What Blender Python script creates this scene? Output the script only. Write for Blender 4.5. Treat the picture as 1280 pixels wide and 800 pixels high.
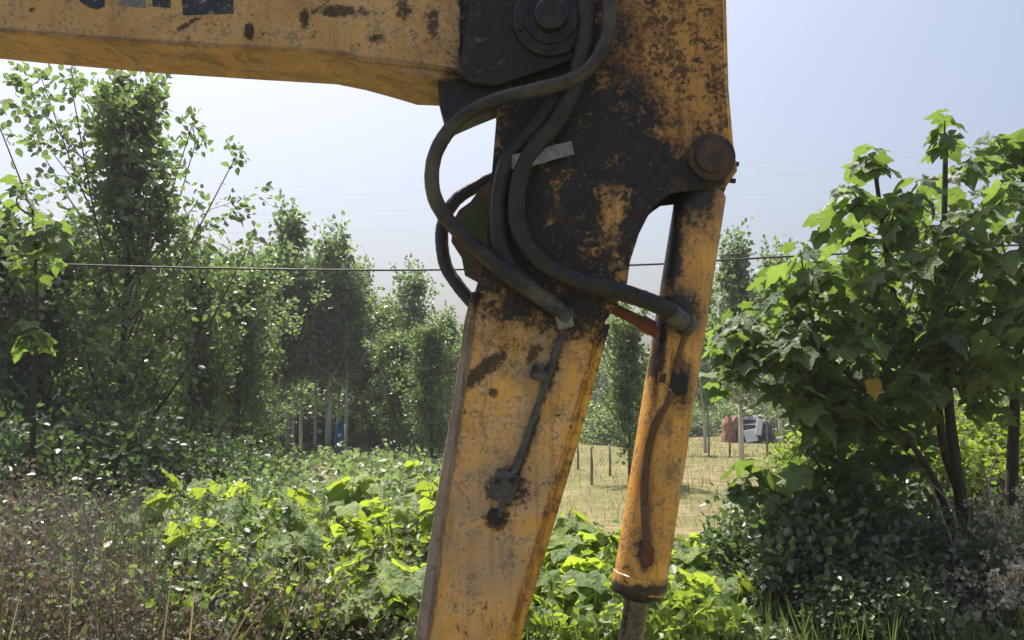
import bpy, math, random
import numpy as np
from mathutils import Vector, Matrix
R = math.radians
rng = np.random.default_rng(7)
random.seed(7)
for o in list(bpy.data.objects):
    bpy.data.objects.remove(o, do_unlink=True)
sc = bpy.context.scene
COL = sc.collection

# ------------------------------------------------------------------ camera, sky, sun, exposure
FPX, CAMZ = 1100.0, 1.6
PITCH = math.atan(100 / FPX)
cam = bpy.data.cameras.new('camera')
cam.sensor_width = 36.0
cam.lens = FPX / 1280 * 36.0
cam.clip_end = 2000
camo = bpy.data.objects.new('camera', cam)
COL.objects.link(camo)
camo.location = (0, 0, CAMZ)
camo.rotation_euler = (R(90) + PITCH, 0, 0)
sc.camera = camo

SUN_EL, SUN_AZ = 64.0, -27.0          # azimuth from +Y towards +X
world = bpy.data.worlds.new('World')
sc.world = world
world.use_nodes = True
wn = world.node_tree.nodes
sky = wn.new('ShaderNodeTexSky')
sky.sky_type = 'NISHITA'
sky.sun_disc = False
sky.sun_elevation = R(SUN_EL)
sky.sun_rotation = R(SUN_AZ)
sky.air_density = 1.0
sky.dust_density = 6.6
sky.ozone_density = 2.0
wn['Background'].inputs[1].default_value = 0.104
world.node_tree.links.new(sky.outputs[0], wn['Background'].inputs[0])
sl = bpy.data.lights.new('sun', 'SUN')
sl.energy = 5.0
sl.angle = R(0.6)
sl.color = (1.0, 0.94, 0.84)
slo = bpy.data.objects.new('sun', sl)
COL.objects.link(slo)
sd = Vector((math.sin(R(SUN_AZ)) * math.cos(R(SUN_EL)), math.cos(R(SUN_AZ)) * math.cos(R(SUN_EL)), math.sin(R(SUN_EL))))
slo.rotation_euler = sd.to_track_quat('Z', 'Y').to_euler()
slo.location = sd * 30
sc.view_settings.view_transform = 'Standard'
sc.view_settings.look = 'None'
sc.view_settings.exposure = 0.8
sc.view_settings.gamma = 1.0
sc.render.engine = 'CYCLES'
sc.cycles.use_denoising = True
sc.cycles.max_bounces = 8
sc.cycles.diffuse_bounces = 4
sc.cycles.transmission_bounces = 6
sc.cycles.sample_clamp_indirect = 8

# ------------------------------------------------------------------ helpers
def P(px, py, Y):
    """point of the world on the upright plane y = Y seen at that place of the 1280 x 800 photograph"""
    dx, up = (px - 640) / FPX, (400 - py) / FPX
    wy = math.cos(PITCH) - up * math.sin(PITCH)
    wz = math.sin(PITCH) + up * math.cos(PITCH)
    t = Y / wy
    return Vector((dx * t, Y, CAMZ + wz * t))

def PX(px, py, Y):
    p = P(px, py, Y)
    return (p.x, p.z)

def tag(o, label=None, cat=None, group=None, kind=None):
    for k, v in (('label', label), ('category', cat), ('group', group), ('kind', kind)):
        if v:
            o[k] = v
    return o

def empty(name, loc, label, cat, group=None, rz=0.0):
    o = bpy.data.objects.new(name, None)
    o.empty_display_size = 0.2
    COL.objects.link(o)
    o.location = loc
    o.rotation_euler = (0, 0, rz)
    return tag(o, label, cat, group)

def link(name, me, parent=None, kind=None, label=None):
    o = bpy.data.objects.new(name, me)
    COL.objects.link(o)
    if parent is not None:
        o.parent = parent
    return tag(o, label, kind=kind)

class MB:
    """collects faces for one mesh (world coordinates; origin is taken off when built)"""
    def __init__(self):
        self.v, self.f, self.s = [], [], []
    def add(self, vs, fs, smooth=False):
        b = len(self.v)
        self.v += [tuple(p) for p in vs]
        self.f += [tuple(i + b for i in q) for q in fs]
        self.s += [smooth] * len(fs)
        return self
    def prism(self, outline, y0, y1):
        """outline: (x, z) points, extruded along y"""
        n = len(outline)
        a = sum(outline[i][0] * outline[(i + 1) % n][1] - outline[(i + 1) % n][0] * outline[i][1] for i in range(n))
        if a < 0:
            outline = outline[::-1]
        vs = [(x, y0, z) for x, z in outline] + [(x, y1, z) for x, z in outline]
        fs = [tuple(range(n)), tuple(range(2 * n - 1, n - 1, -1))]
        fs += [(i, i + n, (i + 1) % n + n, (i + 1) % n) for i in range(n)]
        return self.add(vs, fs)
    def box(self, c, sx, sy, sz, rot=None):
        vs = []
        for i in range(8):
            p = Vector(((i & 1) - .5, ((i >> 1) & 1) - .5, (i >> 2) - .5))
            p = Vector((p.x * sx, p.y * sy, p.z * sz))
            if rot is not None:
                p = rot @ p
            vs.append(p + Vector(c))
        return self.add(vs, [(0, 2, 3, 1), (4, 5, 7, 6), (0, 1, 5, 4), (2, 6, 7, 3), (0, 4, 6, 2), (1, 3, 7, 5)])
    def tube(self, pts, rad, n=8, caps=True, wob=0.0):
        pts = [Vector(p) for p in pts]
        m = len(pts)
        if not hasattr(rad, '__len__'):
            rad = [rad] * m
        vs, fs = [], []
        up = None
        for i, p in enumerate(pts):
            t = (pts[min(i + 1, m - 1)] - pts[max(i - 1, 0)]).normalized()
            if up is None:
                up = t.orthogonal().normalized()
            up = (up - t * up.dot(t))
            up = up.normalized() if up.length > 1e-6 else t.orthogonal().normalized()
            w = t.cross(up)
            for k in range(n):
                a = 2 * math.pi * k / n
                r = rad[i] * (1 + (random.uniform(-wob, wob) if wob else 0))
                vs.append(p + (up * math.cos(a) + w * math.sin(a)) * r)
        for i in range(m - 1):
            for k in range(n):
                fs.append((i * n + k, i * n + (k + 1) % n, (i + 1) * n + (k + 1) % n, (i + 1) * n + k))
        self.add(vs, fs, True)
        if caps:
            b = len(self.v) - len(vs)
            self.f += [tuple(b + k for k in range(n))[::-1], tuple(b + (m - 1) * n + k for k in range(n))]
            self.s += [False, False]
        return self
    def lathe(self, base, axis, prof, n=32, ref=None):
        """prof: (distance along axis, radius); sharp rings where the profile repeats"""
        base, axis = Vector(base), Vector(axis).normalized()
        u = (ref or axis.orthogonal()).normalized()
        w = axis.cross(u)
        for (d0, r0), (d1, r1) in zip(prof[:-1], prof[1:]):
            vs = []
            for d, r in ((d0, r0), (d1, r1)):
                for k in range(n):
                    a = 2 * math.pi * k / n
                    vs.append(base + axis * d + (u * math.cos(a) + w * math.sin(a)) * max(r, 1e-5))
            self.add(vs, [(k, (k + 1) % n, n + (k + 1) % n, n + k) for k in range(n)], abs(d1 - d0) > 1e-6)
        return self
    def mesh(self, name, mat, origin=(0, 0, 0)):
        ox, oy, oz = origin
        me = bpy.data.meshes.new(name)
        me.from_pydata([(x - ox, y - oy, z - oz) for x, y, z in self.v], [], self.f)
        me.polygons.foreach_set('use_smooth', self.s)
        me.materials.append(mat)
        me.update()
        return me
    def build(self, name, mat, parent=None, origin=(0, 0, 0), bevel=0.0, kind=None, label=None):
        o = link(name, self.mesh(name, mat, origin), parent, kind, label)
        if bevel:
            m = o.modifiers.new('bevel', 'BEVEL')
            m.width = bevel
            m.segments = 2
            m.limit_method = 'ANGLE'
            m.angle_limit = R(35)
        return o

def spline(pts, per=8):
    """Catmull-Rom through points"""
    pts = [Vector(p) for p in pts]
    q = [pts[0] * 2 - pts[1]] + pts + [pts[-1] * 2 - pts[-2]]
    out = []
    for i in range(1, len(q) - 2):
        a, b, c, d = q[i - 1:i + 3]
        for k in range(per):
            t = k / per
            out.append(.5 * ((2 * b) + (c - a) * t + (2 * a - 5 * b + 4 * c - d) * t * t + (3 * b - a - 3 * c + d) * t ** 3))
    out.append(pts[-1])
    return out

# ------------------------------------------------------------------ materials
class NT:
    def __init__(self, name):
        self.m = bpy.data.materials.new(name)
        self.m.use_nodes = True
        self.t = self.m.node_tree
        self.n = self.t.nodes
        self.bsdf = self.n['Principled BSDF']
        self.out = self.n['Material Output']
    def new(self, kind, **kw):
        n = self.n.new(kind)
        for k, v in kw.items():
            setattr(n, k, v)
        return n
    def ln(self, a, b):
        self.t.links.new(a, b)
    def put(self, sock, v):
        if hasattr(v, 'is_output'):
            self.ln(v, sock)
        elif hasattr(v, '__len__') and len(v) == 3 and sock.type == 'RGBA':
            sock.default_value = (*v, 1)
        else:
            sock.default_value = v
    def noise(self, vec, scale, detail=4, rough=.55, dist=0.0):
        n = self.new('ShaderNodeTexNoise')
        n.inputs['Scale'].default_value = scale
        n.inputs['Detail'].default_value = detail
        n.inputs['Roughness'].default_value = rough
        n.inputs['Distortion'].default_value = dist
        if vec is not None:
            self.ln(vec, n.inputs['Vector'])
        return n.outputs['Fac']
    def rng(self, v, a, b, c=0.0, d=1.0, smooth=True):
        n = self.new('ShaderNodeMapRange', clamp=True)
        if smooth:
            n.interpolation_type = 'SMOOTHSTEP'
        self.put(n.inputs['Value'], v)
        for k, x in zip(('From Min', 'From Max', 'To Min', 'To Max'), (a, b, c, d)):
            n.inputs[k].default_value = x
        return n.outputs[0]
    def math(self, op, a, b=0.0):
        n = self.new('ShaderNodeMath', operation=op)
        self.put(n.inputs[0], a)
        self.put(n.inputs[1], b)
        return n.outputs[0]
    def mix(self, f, a, b, blend='MIX'):
        n = self.new('ShaderNodeMix', data_type='RGBA', blend_type=blend)
        self.put(n.inputs[0], f)
        self.put(n.inputs[6], a)
        self.put(n.inputs[7], b)
        return n.outputs[2]
    def mapped(self, vec, scale=(1, 1, 1), loc=(0, 0, 0), rot=(0, 0, 0), kind='POINT'):
        n = self.new('ShaderNodeMapping', vector_type=kind)
        self.ln(vec, n.inputs['Vector'])
        n.inputs['Location'].default_value = loc
        n.inputs['Rotation'].default_value = rot
        n.inputs['Scale'].default_value = scale
        return n.outputs[0]
    def bump(self, h, strength, dist=0.01):
        n = self.new('ShaderNodeBump')
        n.inputs['Strength'].default_value = strength
        n.inputs['Distance'].default_value = dist
        self.ln(h, n.inputs['Height'])
        self.ln(n.outputs[0], self.bsdf.inputs['Normal'])

EXO = Vector((0.0, 2.735, 0.0))     # the excavator's base point
YS = 2.64                           # near face of the stick's side plate
excavator = empty('excavator', EXO, 'worn yellow excavator arm with greasy joint and black hydraulic hoses', 'excavator')

def paint(name, a, b, dust=(.36, .27, .17), dust_amt=.35, speck=.5, chip=.5, streak=.5, blots=(), dark=(), Y=YS, axis='z', rough=.6, darkcol=(.024, .02, .02), dense=0.0, grime_amt=.55, spec=.35, stain=()):
    """weathered yellow paint; blots = grease patches, dark = bare or tarred marks: (px, py, rx, ry, degrees) on the side of the arm"""
    t = NT(name)
    tc = t.new('ShaderNodeTexCoord')
    tc.object = excavator
    v = tc.outputs['Object']
    big = t.noise(v, 4.5, 5, .6)
    mid = t.noise(v, 16, 5, .65, .4)
    fine = t.noise(v, 75, 4, .7)
    sc3 = {'z': (14, 14, 1.6), 'x': (1.6, 14, 14)}[axis]
    st = t.noise(t.mapped(v, sc3), 2.2, 5, .65, .6)
    col = t.mix(t.rng(big, .38, .64), a, b)
    col = t.mix(t.math('MULTIPLY', t.rng(mid, .42, .68), dust_amt), col, dust)
    rust = (.075, .032, .013)
    grime = t.noise(v, 7.5, 9, .72, .8)
    col = t.mix(t.math('MULTIPLY', t.rng(grime, .46, .66), grime_amt), col, (.15, .10, .065))
    fade = t.noise(t.mapped(v, (1, 1, 1), (3.1, 1.7, 5.2)), 9.0, 8, .7, .5)
    col = t.mix(t.math('MULTIPLY', t.rng(fade, .54, .68), .5), col, dust)
    col = t.mix(t.math('MULTIPLY', t.rng(st, .5, .68), streak), col, rust)
    spots = t.rng(t.math('ADD', t.math('MULTIPLY', fine, .55), t.math('MULTIPLY', mid, .45)), .52 - dense, .62 - dense)
    col = t.mix(t.math('MULTIPLY', spots, speck), col, (.05, .025, .014))
    chips = t.rng(t.noise(v, 34, 6, .62, .5), .635 - dense, .69 - dense)
    col = t.mix(t.math('MULTIPLY', chips, chip), col, (.022, .018, .018))
    n2 = t.noise(v, 13, 8, .74, .3)
    n3 = t.noise(v, 60, 5, .75)
    def area(lst, lo, hi, k2, k3):
        m = None
        for e in lst:
            px, py, rx, ry, deg = e[:5]
            c = P(px, py, Y) - EXO
            s = Y / FPX
            mp = t.mapped(v, (rx * s, 40.0, ry * s), (c.x, 0, c.z), (0, R(deg), 0), 'TEXTURE')
            ln_ = t.new('ShaderNodeVectorMath', operation='LENGTH')
            t.ln(mp, ln_.inputs[0])
            d = t.math('SUBTRACT', 1.0, ln_.outputs['Value'])
            m = d if m is None else t.math('MAXIMUM', m, d)
        m = t.math('MINIMUM', m, .5)
        m = t.math('ADD', m, t.math('MULTIPLY', t.math('SUBTRACT', n2, .5), k2))
        m = t.math('ADD', m, t.math('MULTIPLY', t.math('SUBTRACT', n3, .5), k3))
        return t.rng(m, lo, hi)
    rgh = t.rng(mid, .3, .7, rough - .12, rough + .18)
    geo = t.new('ShaderNodeNewGeometry')
    bv = t.new('ShaderNodeBevel', samples=3)
    bv.inputs['Radius'].default_value = .014
    dt = t.new('ShaderNodeVectorMath', operation='DOT_PRODUCT')
    t.ln(bv.outputs[0], dt.inputs[0])
    t.ln(geo.outputs['Normal'], dt.inputs[1])
    edge = t.rng(t.math('SUBTRACT', 1.0, dt.outputs['Value']), .005, .10)
    edge = t.math('MULTIPLY', edge, t.rng(n2, .40, .58))
    col = t.mix(t.math('MULTIPLY', edge, .8), col, (.085, .045, .025))
    if stain:
        sm = area(stain, -.5, .5, 1.2, .5)
        col = t.mix(t.math('MULTIPLY', sm, .42), col, (.30, .27, .24))
    if dark:
        dm = area(dark, -.15, .45, 2.2, 2.2)
        col = t.mix(t.math('MULTIPLY', dm, .9), col, darkcol)
    if blots:
        halo = area(blots, -.75, .2, 1.6, 1.2)
        col = t.mix(t.math('MULTIPLY', halo, .72), col, (.12, .068, .032))
        gm = area(blots, -.14, .32, 2.6, 2.0)
        gcol = t.mix(t.rng(n2, .48, .70), (.005, .006, .0095), (.026, .024, .026))
        gcol = t.mix(t.math('MULTIPLY', t.rng(t.noise(v, 11, 7, .7, .5), .54, .68), .65), gcol, (.075, .043, .024))
        gcol = t.mix(t.math('MULTIPLY', t.rng(n3, .58, .72), .4), gcol, (.06, .05, .045))
        col = t.mix(t.math('MULTIPLY', gm, .96), col, gcol)
        rgh = t.math('ADD', t.math('MULTIPLY', rgh, t.math('SUBTRACT', 1.0, gm)), t.math('MULTIPLY', gm, .42))
    t.ln(col, t.bsdf.inputs['Base Color'])
    t.ln(rgh, t.bsdf.inputs['Roughness'])
    t.bsdf.inputs['Specular IOR Level'].default_value = spec
    h = t.math('ADD', t.math('MULTIPLY', spots, -.5), t.math('ADD', t.math('MULTIPLY', mid, .6), t.math('MULTIPLY', n2, .5)))
    t.bump(h, .45, .006)
    return t.m

def simple(name, a, b, scale=20, rough=.6, metal=0.0, bump=.2, spec=.4, streak=None):
    t = NT(name)
    v = t.new('ShaderNodeTexCoord').outputs['Object']
    if streak:
        v = t.mapped(v, streak)
    n = t.noise(v, scale, 5, .65, .3)
    t.ln(t.mix(t.rng(n, .35, .68), a, b), t.bsdf.inputs['Base Color'])
    t.ln(t.rng(n, .3, .7, rough - .1, rough + .15), t.bsdf.inputs['Roughness'])
    t.bsdf.inputs['Metallic'].default_value = metal
    t.bsdf.inputs['Specular IOR Level'].default_value = spec
    if bump:
        t.bump(n, bump, .006)
    return t.m

def leafmat(name, dark, light, trans, obj_random=False, tf=.4, rough=.42, spec=.45):
    t = NT(name)
    if obj_random:
        tint = t.new('ShaderNodeObjectInfo').outputs['Random']
    else:
        tint = t.new('ShaderNodeAttribute', attribute_name='tint').outputs['Fac']
    v = t.new('ShaderNodeTexCoord').outputs['Object']
    n = t.noise(v, 30 if obj_random else 6, 3)
    f = t.math('ADD', t.math('MULTIPLY', tint, .8), t.math('MULTIPLY', t.math('SUBTRACT', n, .4), .6))
    base = t.mix(f, dark, light)
    if obj_random:
        sp_ = t.new('ShaderNodeSeparateXYZ')
        t.ln(v, sp_.inputs[0])
        ay = t.math('ABSOLUTE', sp_.outputs[1])
        rib = t.rng(ay, .012, .03, 1.0, 0.0)
        vn = t.rng(t.math('SINE', t.math('MULTIPLY', t.math('SUBTRACT', sp_.outputs[0], t.math('MULTIPLY', ay, .9)), 34.0)), .86, .99)
        vein = t.math('MAXIMUM', rib, t.math('MULTIPLY', vn, .55))
        base = t.mix(t.math('MULTIPLY', vein, .45), base, tuple(min(1, c * 2.2 + .04) for c in light))
        bl = t.noise(v, 5, 4)
        base = t.mix(t.math('MULTIPLY', t.rng(bl, .55, .7), .35), base, tuple(c * .6 for c in dark))
        t.bump(t.math('ADD', t.math('MULTIPLY', vn, -.5), bl), .5, .06)
    t.ln(base, t.bsdf.inputs['Base Color'])
    t.bsdf.inputs['Roughness'].default_value = rough
    t.bsdf.inputs['Specular IOR Level'].default_value = spec
    tr = t.new('ShaderNodeBsdfTranslucent')
    t.ln(t.mix(f, tuple(c * .55 for c in trans), trans), tr.inputs['Color'])
    mx = t.new('ShaderNodeMixShader')
    mx.inputs[0].default_value = tf
    t.ln(t.bsdf.outputs[0], mx.inputs[1])
    t.ln(tr.outputs[0], mx.inputs[2])
    t.ln(mx.outputs[0], t.out.inputs['Surface'])
    return t.m

GREASE = [(690, 60, 90, 110, 0), (675, 165, 75, 80, 20), (770, 160, 60, 60, 0), (800, 205, 50, 50, 0), (645, 260, 60, 140, 0), (690, 335, 90, 75, 25), (720, 130, 80, 50, 0),
          (725, 385, 50, 36, 0), (850, 228, 70, 30, 5), (590, 130, 45, 45, 0), (804, 265, 26, 80, 20), (650, 380, 34, 28, 0), (715, 280, 36, 90, 20), (745, 205, 50, 50, 0), (655, 345, 60, 60, 20), (862, 214, 34, 22, 0)]
M = {}
M['boom_side'] = paint('boom_paint', (.60, .375, .16), (.53, .31, .115), dust=(.56, .43, .29), dust_amt=.6, speck=.4, chip=.75, streak=.2, dense=.02, grime_amt=.3,
                       blots=[(690, 40, 112, 100, 0), (640, 50, 60, 130, 0), (606, 20, 34, 50, 0)],
                       dark=[(425, 14, 40, 9, 2), (505, 14, 15, 14, -60), (542, 28, 9, 22, 0), (470, 48, 14, 7, 0), (381, 22, 6, 14, 0), (312, 40, 7, 12, 0), (232, 32, 22, 4, -35), (40, 12, 5, 4, 0)], Y=2.6)
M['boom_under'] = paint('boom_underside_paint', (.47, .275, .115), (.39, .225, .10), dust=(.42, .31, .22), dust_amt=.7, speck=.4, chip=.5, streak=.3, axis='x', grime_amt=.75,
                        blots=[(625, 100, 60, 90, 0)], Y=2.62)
M['stick'] = paint('stick_paint', (.82, .445, .105), (.72, .42, .165), dust=(.74, .545, .36), dust_amt=.6, speck=.45, chip=.8, streak=.35, dense=.015, grime_amt=.32,
                   blots=GREASE,
                   dark=[(604, 462, 10, 40, 48), (617, 491, 8, 7, 0), (668, 440, 8, 16, 40), (622, 648, 20, 16, 0), (576, 470, 6, 30, 5), (690, 455, 9, 45, 18), (658, 556, 8, 60, 20), (640, 610, 30, 24, 0)], rough=.62,
                   stain=[(640, 600, 50, 40, 0), (592, 632, 60, 16, -8), (690, 430, 26, 60, 18), (672, 470, 30, 26, 0), (600, 700, 60, 34, 20), (655, 545, 18, 60, 20)])
M['stick_back'] = paint('stick_edge_paint', (.78, .40, .055), (.62, .29, .045), dust_amt=.2, speck=.6, chip=.9, streak=.5, dense=.03, grime_amt=.3,
                        blots=[(800, 270, 40, 110, 20), (760, 385, 30, 40, 0)])
M['stick_top'] = paint('stick_top_paint', (.54, .28, .07), (.40, .205, .065), dust=(.44, .28, .16), dust_amt=.45, speck=.85, chip=.9, streak=.6, blots=GREASE, dense=.05, grime_amt=.5)
M['cheek'] = paint('greasy_cheek_paint', (.30, .20, .10), (.24, .16, .09), dust=(.28, .22, .17), dust_amt=.5, speck=.8, chip=.9, streak=.5,
                   blots=[(690, 40, 170, 170, 0), (590, 130, 60, 60, 0)], Y=2.59)
M['front_plate'] = paint('muddy_plate_paint', (.30, .24, .21), (.36, .28, .22), dust=(.36, .32, .30), dust_amt=.6, speck=.5, chip=.6, streak=.3, grime_amt=.3,
                         blots=[(600, 330, 30, 60, 0)])
M['barrel'] = paint('barrel_paint', (.82, .43, .07), (.66, .33, .07), dust=(.62, .43, .24), dust_amt=.35, speck=.5, chip=.75, streak=.5, dense=.02, grime_amt=.3,
                    blots=[(850, 240, 60, 40, 5), (840, 300, 14, 80, 4), (840, 390, 30, 30, 20), (826, 430, 8, 50, 8), (850, 478, 14, 26, 0), (800, 738, 50, 7, 0), (806, 690, 9, 22, 0)], Y=2.67, rough=.42, spec=.6)
M['bracket'] = paint('rusty_bracket_paint', (.075, .045, .036), (.05, .032, .028), dust=(.14, .09, .07), speck=.5, chip=.3, streak=.3, dark=[(594, 276, 22, 26, 0), (574, 334, 17, 17, 0)], Y=2.70, darkcol=(.035, .075, .022))
M['grease'] = simple('black_grease', (.008, .0085, .012), (.03, .027, .028), 26, .48, 0, .8)
M['grease_metal'] = simple('greasy_steel', (.012, .012, .016), (.045, .04, .04), 30, .42, .3, .6)
M['rubber'] = simple('hose_rubber', (.012, .012, .015), (.035, .034, .036), 34, .5, 0, .5)
M['rubber_dusty'] = simple('dusty_hose_rubber', (.016, .017, .021), (.095, .085, .07), 6, .5, 0, .3)
M['steel'] = simple('grey_steel', (.16, .165, .18), (.30, .30, .31), 40, .5, .2, .5)
M['line'] = simple('dirty_steel_line', (.05, .052, .06), (.13, .125, .125), 40, .5, .2, .5)
M['rod'] = simple('chrome_rod', (.07, .075, .075), (.15, .15, .145), 60, .25, .9, .08)
M['rust'] = simple('rust', (.10, .04, .018), (.17, .075, .03), 30, .75, 0, .7)
M['rust_plate'] = simple('rusty_bracket', (.045, .026, .022), (.10, .055, .04), 18, .7, 0, .7)
M['pin_brown'] = simple('oily_brown_pin', (.028, .022, .02), (.10, .06, .035), 24, .5, 0, .7)
M['red'] = simple('red_fitting', (.17, .04, .022), (.11, .04, .022), 40, .5, 0, .3)
M['pipe'] = paint('pipe_paint', (.16, .085, .04), (.08, .045, .028), speck=.8, chip=.8, streak=.6, Y=2.66)
t = NT('blue_decal')
v = t.new('ShaderNodeTexCoord').outputs['Object']
n = t.noise(v, 26, 6, .7)
t.ln(t.mix(t.rng(n, .56, .66), (.022, .028, .045), (.30, .24, .17)), t.bsdf.inputs['Base Color'])
t.bsdf.inputs['Roughness'].default_value = .55
M['decal'] = t.m
t = NT('grey_decal')
v = t.new('ShaderNodeTexCoord').outputs['Object']
n = t.noise(v, 30, 6, .7)
t.ln(t.mix(t.rng(n, .46, .6), (.13, .145, .18), (.36, .27, .17)), t.bsdf.inputs['Base Color'])
M['decal_grey'] = t.m

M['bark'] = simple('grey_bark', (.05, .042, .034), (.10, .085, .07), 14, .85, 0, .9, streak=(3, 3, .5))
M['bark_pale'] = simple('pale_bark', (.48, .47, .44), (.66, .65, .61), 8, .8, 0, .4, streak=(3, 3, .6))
M['bark_dark'] = simple('dark_bark', (.028, .022, .018), (.06, .048, .04), 18, .85, 0, .9, streak=(3, 3, .5))
M['twig'] = simple('twig', (.11, .095, .075), (.24, .21, .17), 20, .8, 0, .3)
M['twig_green'] = simple('green_stalk', (.07, .085, .035), (.13, .14, .06), 20, .6, 0, .2)
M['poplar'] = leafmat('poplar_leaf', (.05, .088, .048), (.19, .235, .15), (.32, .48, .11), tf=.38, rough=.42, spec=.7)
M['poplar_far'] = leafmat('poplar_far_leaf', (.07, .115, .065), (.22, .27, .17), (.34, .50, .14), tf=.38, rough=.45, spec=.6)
M['big'] = leafmat('broad_leaf', (.035, .075, .034), (.14, .195, .08), (.34, .52, .08), True, .38, .52, .3)
M['big_s'] = leafmat('broad_leaf_mass', (.03, .065, .03), (.13, .18, .075), (.30, .46, .07), False, .38, .52, .3)
M['yellow'] = leafmat('yellowed_leaf', (.45, .30, .03), (.55, .38, .04), (.6, .42, .03), True, .4)
M['weed'] = leafmat('weed_leaf', (.05, .11, .025), (.19, .265, .05), (.52, .68, .06), True, .44, .5)
M['weed_s'] = leafmat('weed_leaf_mass', (.06, .11, .025), (.15, .22, .045), (.42, .58, .06), False, .45, .45)
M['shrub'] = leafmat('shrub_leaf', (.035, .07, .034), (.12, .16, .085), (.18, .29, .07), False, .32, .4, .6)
M['dry'] = leafmat('dry_leaf', (.045, .042, .038), (.27, .25, .21), (.25, .18, .11), False, .25, .8, .2)
M['seed'] = leafmat('dry_seedhead', (.46, .41, .31), (.80, .74, .60), (.5, .42, .3), False, .3, .85, .2)
M['straw'] = leafmat('dry_grass', (.24, .18, .10), (.46, .38, .22), (.40, .34, .15), False, .3, .7, .2)
M['grass'] = leafmat('green_grass', (.07, .11, .03), (.17, .22, .08), (.28, .40, .07), False, .35, .5, .3)

t = NT('field_soil')
v = t.new('ShaderNodeTexCoord').outputs['Object']
n1, n2, n3 = t.noise(v, .35, 5, .6), t.noise(v, 3.0, 6, .7), t.noise(v, 22, 5, .7)
c = t.mix(t.rng(n2, .36, .66), (.165, .135, .075), (.31, .26, .145))
c = t.mix(t.math('MULTIPLY', t.rng(n1, .38, .56), .7), c, (.15, .165, .06))
c = t.mix(t.math('MULTIPLY', t.rng(n3, .5, .68), .55), c, (.13, .10, .065))
t.ln(c, t.bsdf.inputs['Base Color'])
t.bsdf.inputs['Roughness'].default_value = .95
t.bsdf.inputs['Specular IOR Level'].default_value = .1
t.bump(t.math('ADD', n2, n3), .8, .05)
M['soil'] = t.m

# ------------------------------------------------------------------ ground
def ground():
    xs = np.concatenate([np.linspace(-400, -30, 12), np.linspace(-28, 28, 113), np.linspace(30, 400, 12)])
    ys = np.concatenate([np.linspace(-60, -4, 8), np.linspace(-3, 60, 127), np.linspace(64, 700, 14)])
    X, Y = np.meshgrid(xs, ys)
    near = np.exp(-((X / 40) ** 2 + ((Y - 20) / 45) ** 2))
    Z = near * (.05 * np.sin(X * .9 + 1.3 * np.sin(Y * .6)) + .04 * np.sin(Y * 1.3 + X * .3) + rng.normal(0, .012, X.shape)) - .03
    nx, ny = len(xs), len(ys)
    vs = np.stack([X.ravel(), Y.ravel(), Z.ravel()], 1)
    idx = np.arange(nx * ny).reshape(ny, nx)
    fs = np.stack([idx[:-1, :-1].ravel(), idx[:-1, 1:].ravel(), idx[1:, 1:].ravel(), idx[1:, :-1].ravel()], 1)
    me = bpy.data.meshes.new('ground')
    me.from_pydata(vs.tolist(), [], fs.tolist())
    me.polygons.foreach_set('use_smooth', [True] * len(fs))
    me.materials.append(M['soil'])
    tag(link('ground', me), 'dry straw-coloured field of soil and stubble', kind='structure')
ground()

# ------------------------------------------------------------------ excavator arm
def pxs(lst, Y):
    return [PX(a, b, Y) for a, b in lst]

def part(mb, name, mat, parent=None, bevel=0.0, label=None, kind=None):
    return mb.build(name, M[mat] if isinstance(mat, str) else mat, parent or excavator, EXO, bevel, kind, label)

YB0, YB1 = 2.60, 2.87                # near and far side of the boom
seam = [(-950, -62), (-500, -14), (0, 36), (160, 49), (300, 58), (400, 63), (470, 74), (540, 82), (575, 88)]
btop = [(575, -70), (470, -120), (300, -190), (0, -235), (-500, -290), (-950, -330)]
side = seam + btop
boom = part(MB().prism(pxs(side, YB0), YB0, YB0 + .014), 'boom', 'boom_side', bevel=.003)
part(MB().prism(pxs(side, YB0), YB1 - .014, YB1), 'side_plate', 'boom_side', boom, .003)
low = [(-950, -60), (-500, -12), (0, 38), (160, 52), (300, 61), (400, 67), (440, 75), (480, 86), (510, 95), (560, 97), (590, 97)]
bot = pxs(low, YB0)
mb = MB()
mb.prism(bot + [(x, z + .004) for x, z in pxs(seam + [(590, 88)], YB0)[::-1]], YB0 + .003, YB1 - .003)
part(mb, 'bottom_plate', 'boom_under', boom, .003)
tp = pxs(btop, YB0)
part(MB().prism(tp + [(x, z - .015) for x, z in tp[::-1]], YB0 - .012, YB1 + .012), 'top_plate', 'boom_side', boom, .003)
bead = spline([P(a, b + 2, YB0 + .001) for a, b in seam], 40)
part(MB().tube(bead, [.0075 * random.uniform(.7, 1.25) for _ in bead], 8), 'weld_bead', 'boom_under', boom, label='rough weld seam along the bottom of the boom')
# tip: cheek ears round the pin, lug underneath
cx, cy = 688, 25
arc = [(cx + 56 * math.cos(R(a)), cy + 56 * math.sin(R(a))) for a in range(80, -100, -15)]
ear = [(572, 90), (590, 102), (620, 106), (655, 95)] + arc + [(660, -75), (600, -75), (588, 0)]
for y0, y1 in ((2.588, 2.625), (2.845, 2.882)):
    part(MB().prism(pxs(ear, 2.585), y0, y1), 'pin_cheek', 'cheek', boom, .006)
part(MB().prism(pxs([(556, -70), (640, -70), (650, 60), (625, 96), (552, 92)], 2.62), 2.62, 2.85), 'boom_nose', 'cheek', boom, .01)
lug = [(546, 92), (548, 128), (553, 146), (563, 150), (590, 138), (625, 124), (640, 100)]
part(MB().prism(pxs(lug, 2.63), 2.63, 2.80), 'lower_lug', 'grease', boom, .008, 'oily black lug under the end of the boom')
pc = P(cx, cy, 2.585)
s = 2.585 / FPX
fwd = Vector((0, -1, 0))
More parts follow.
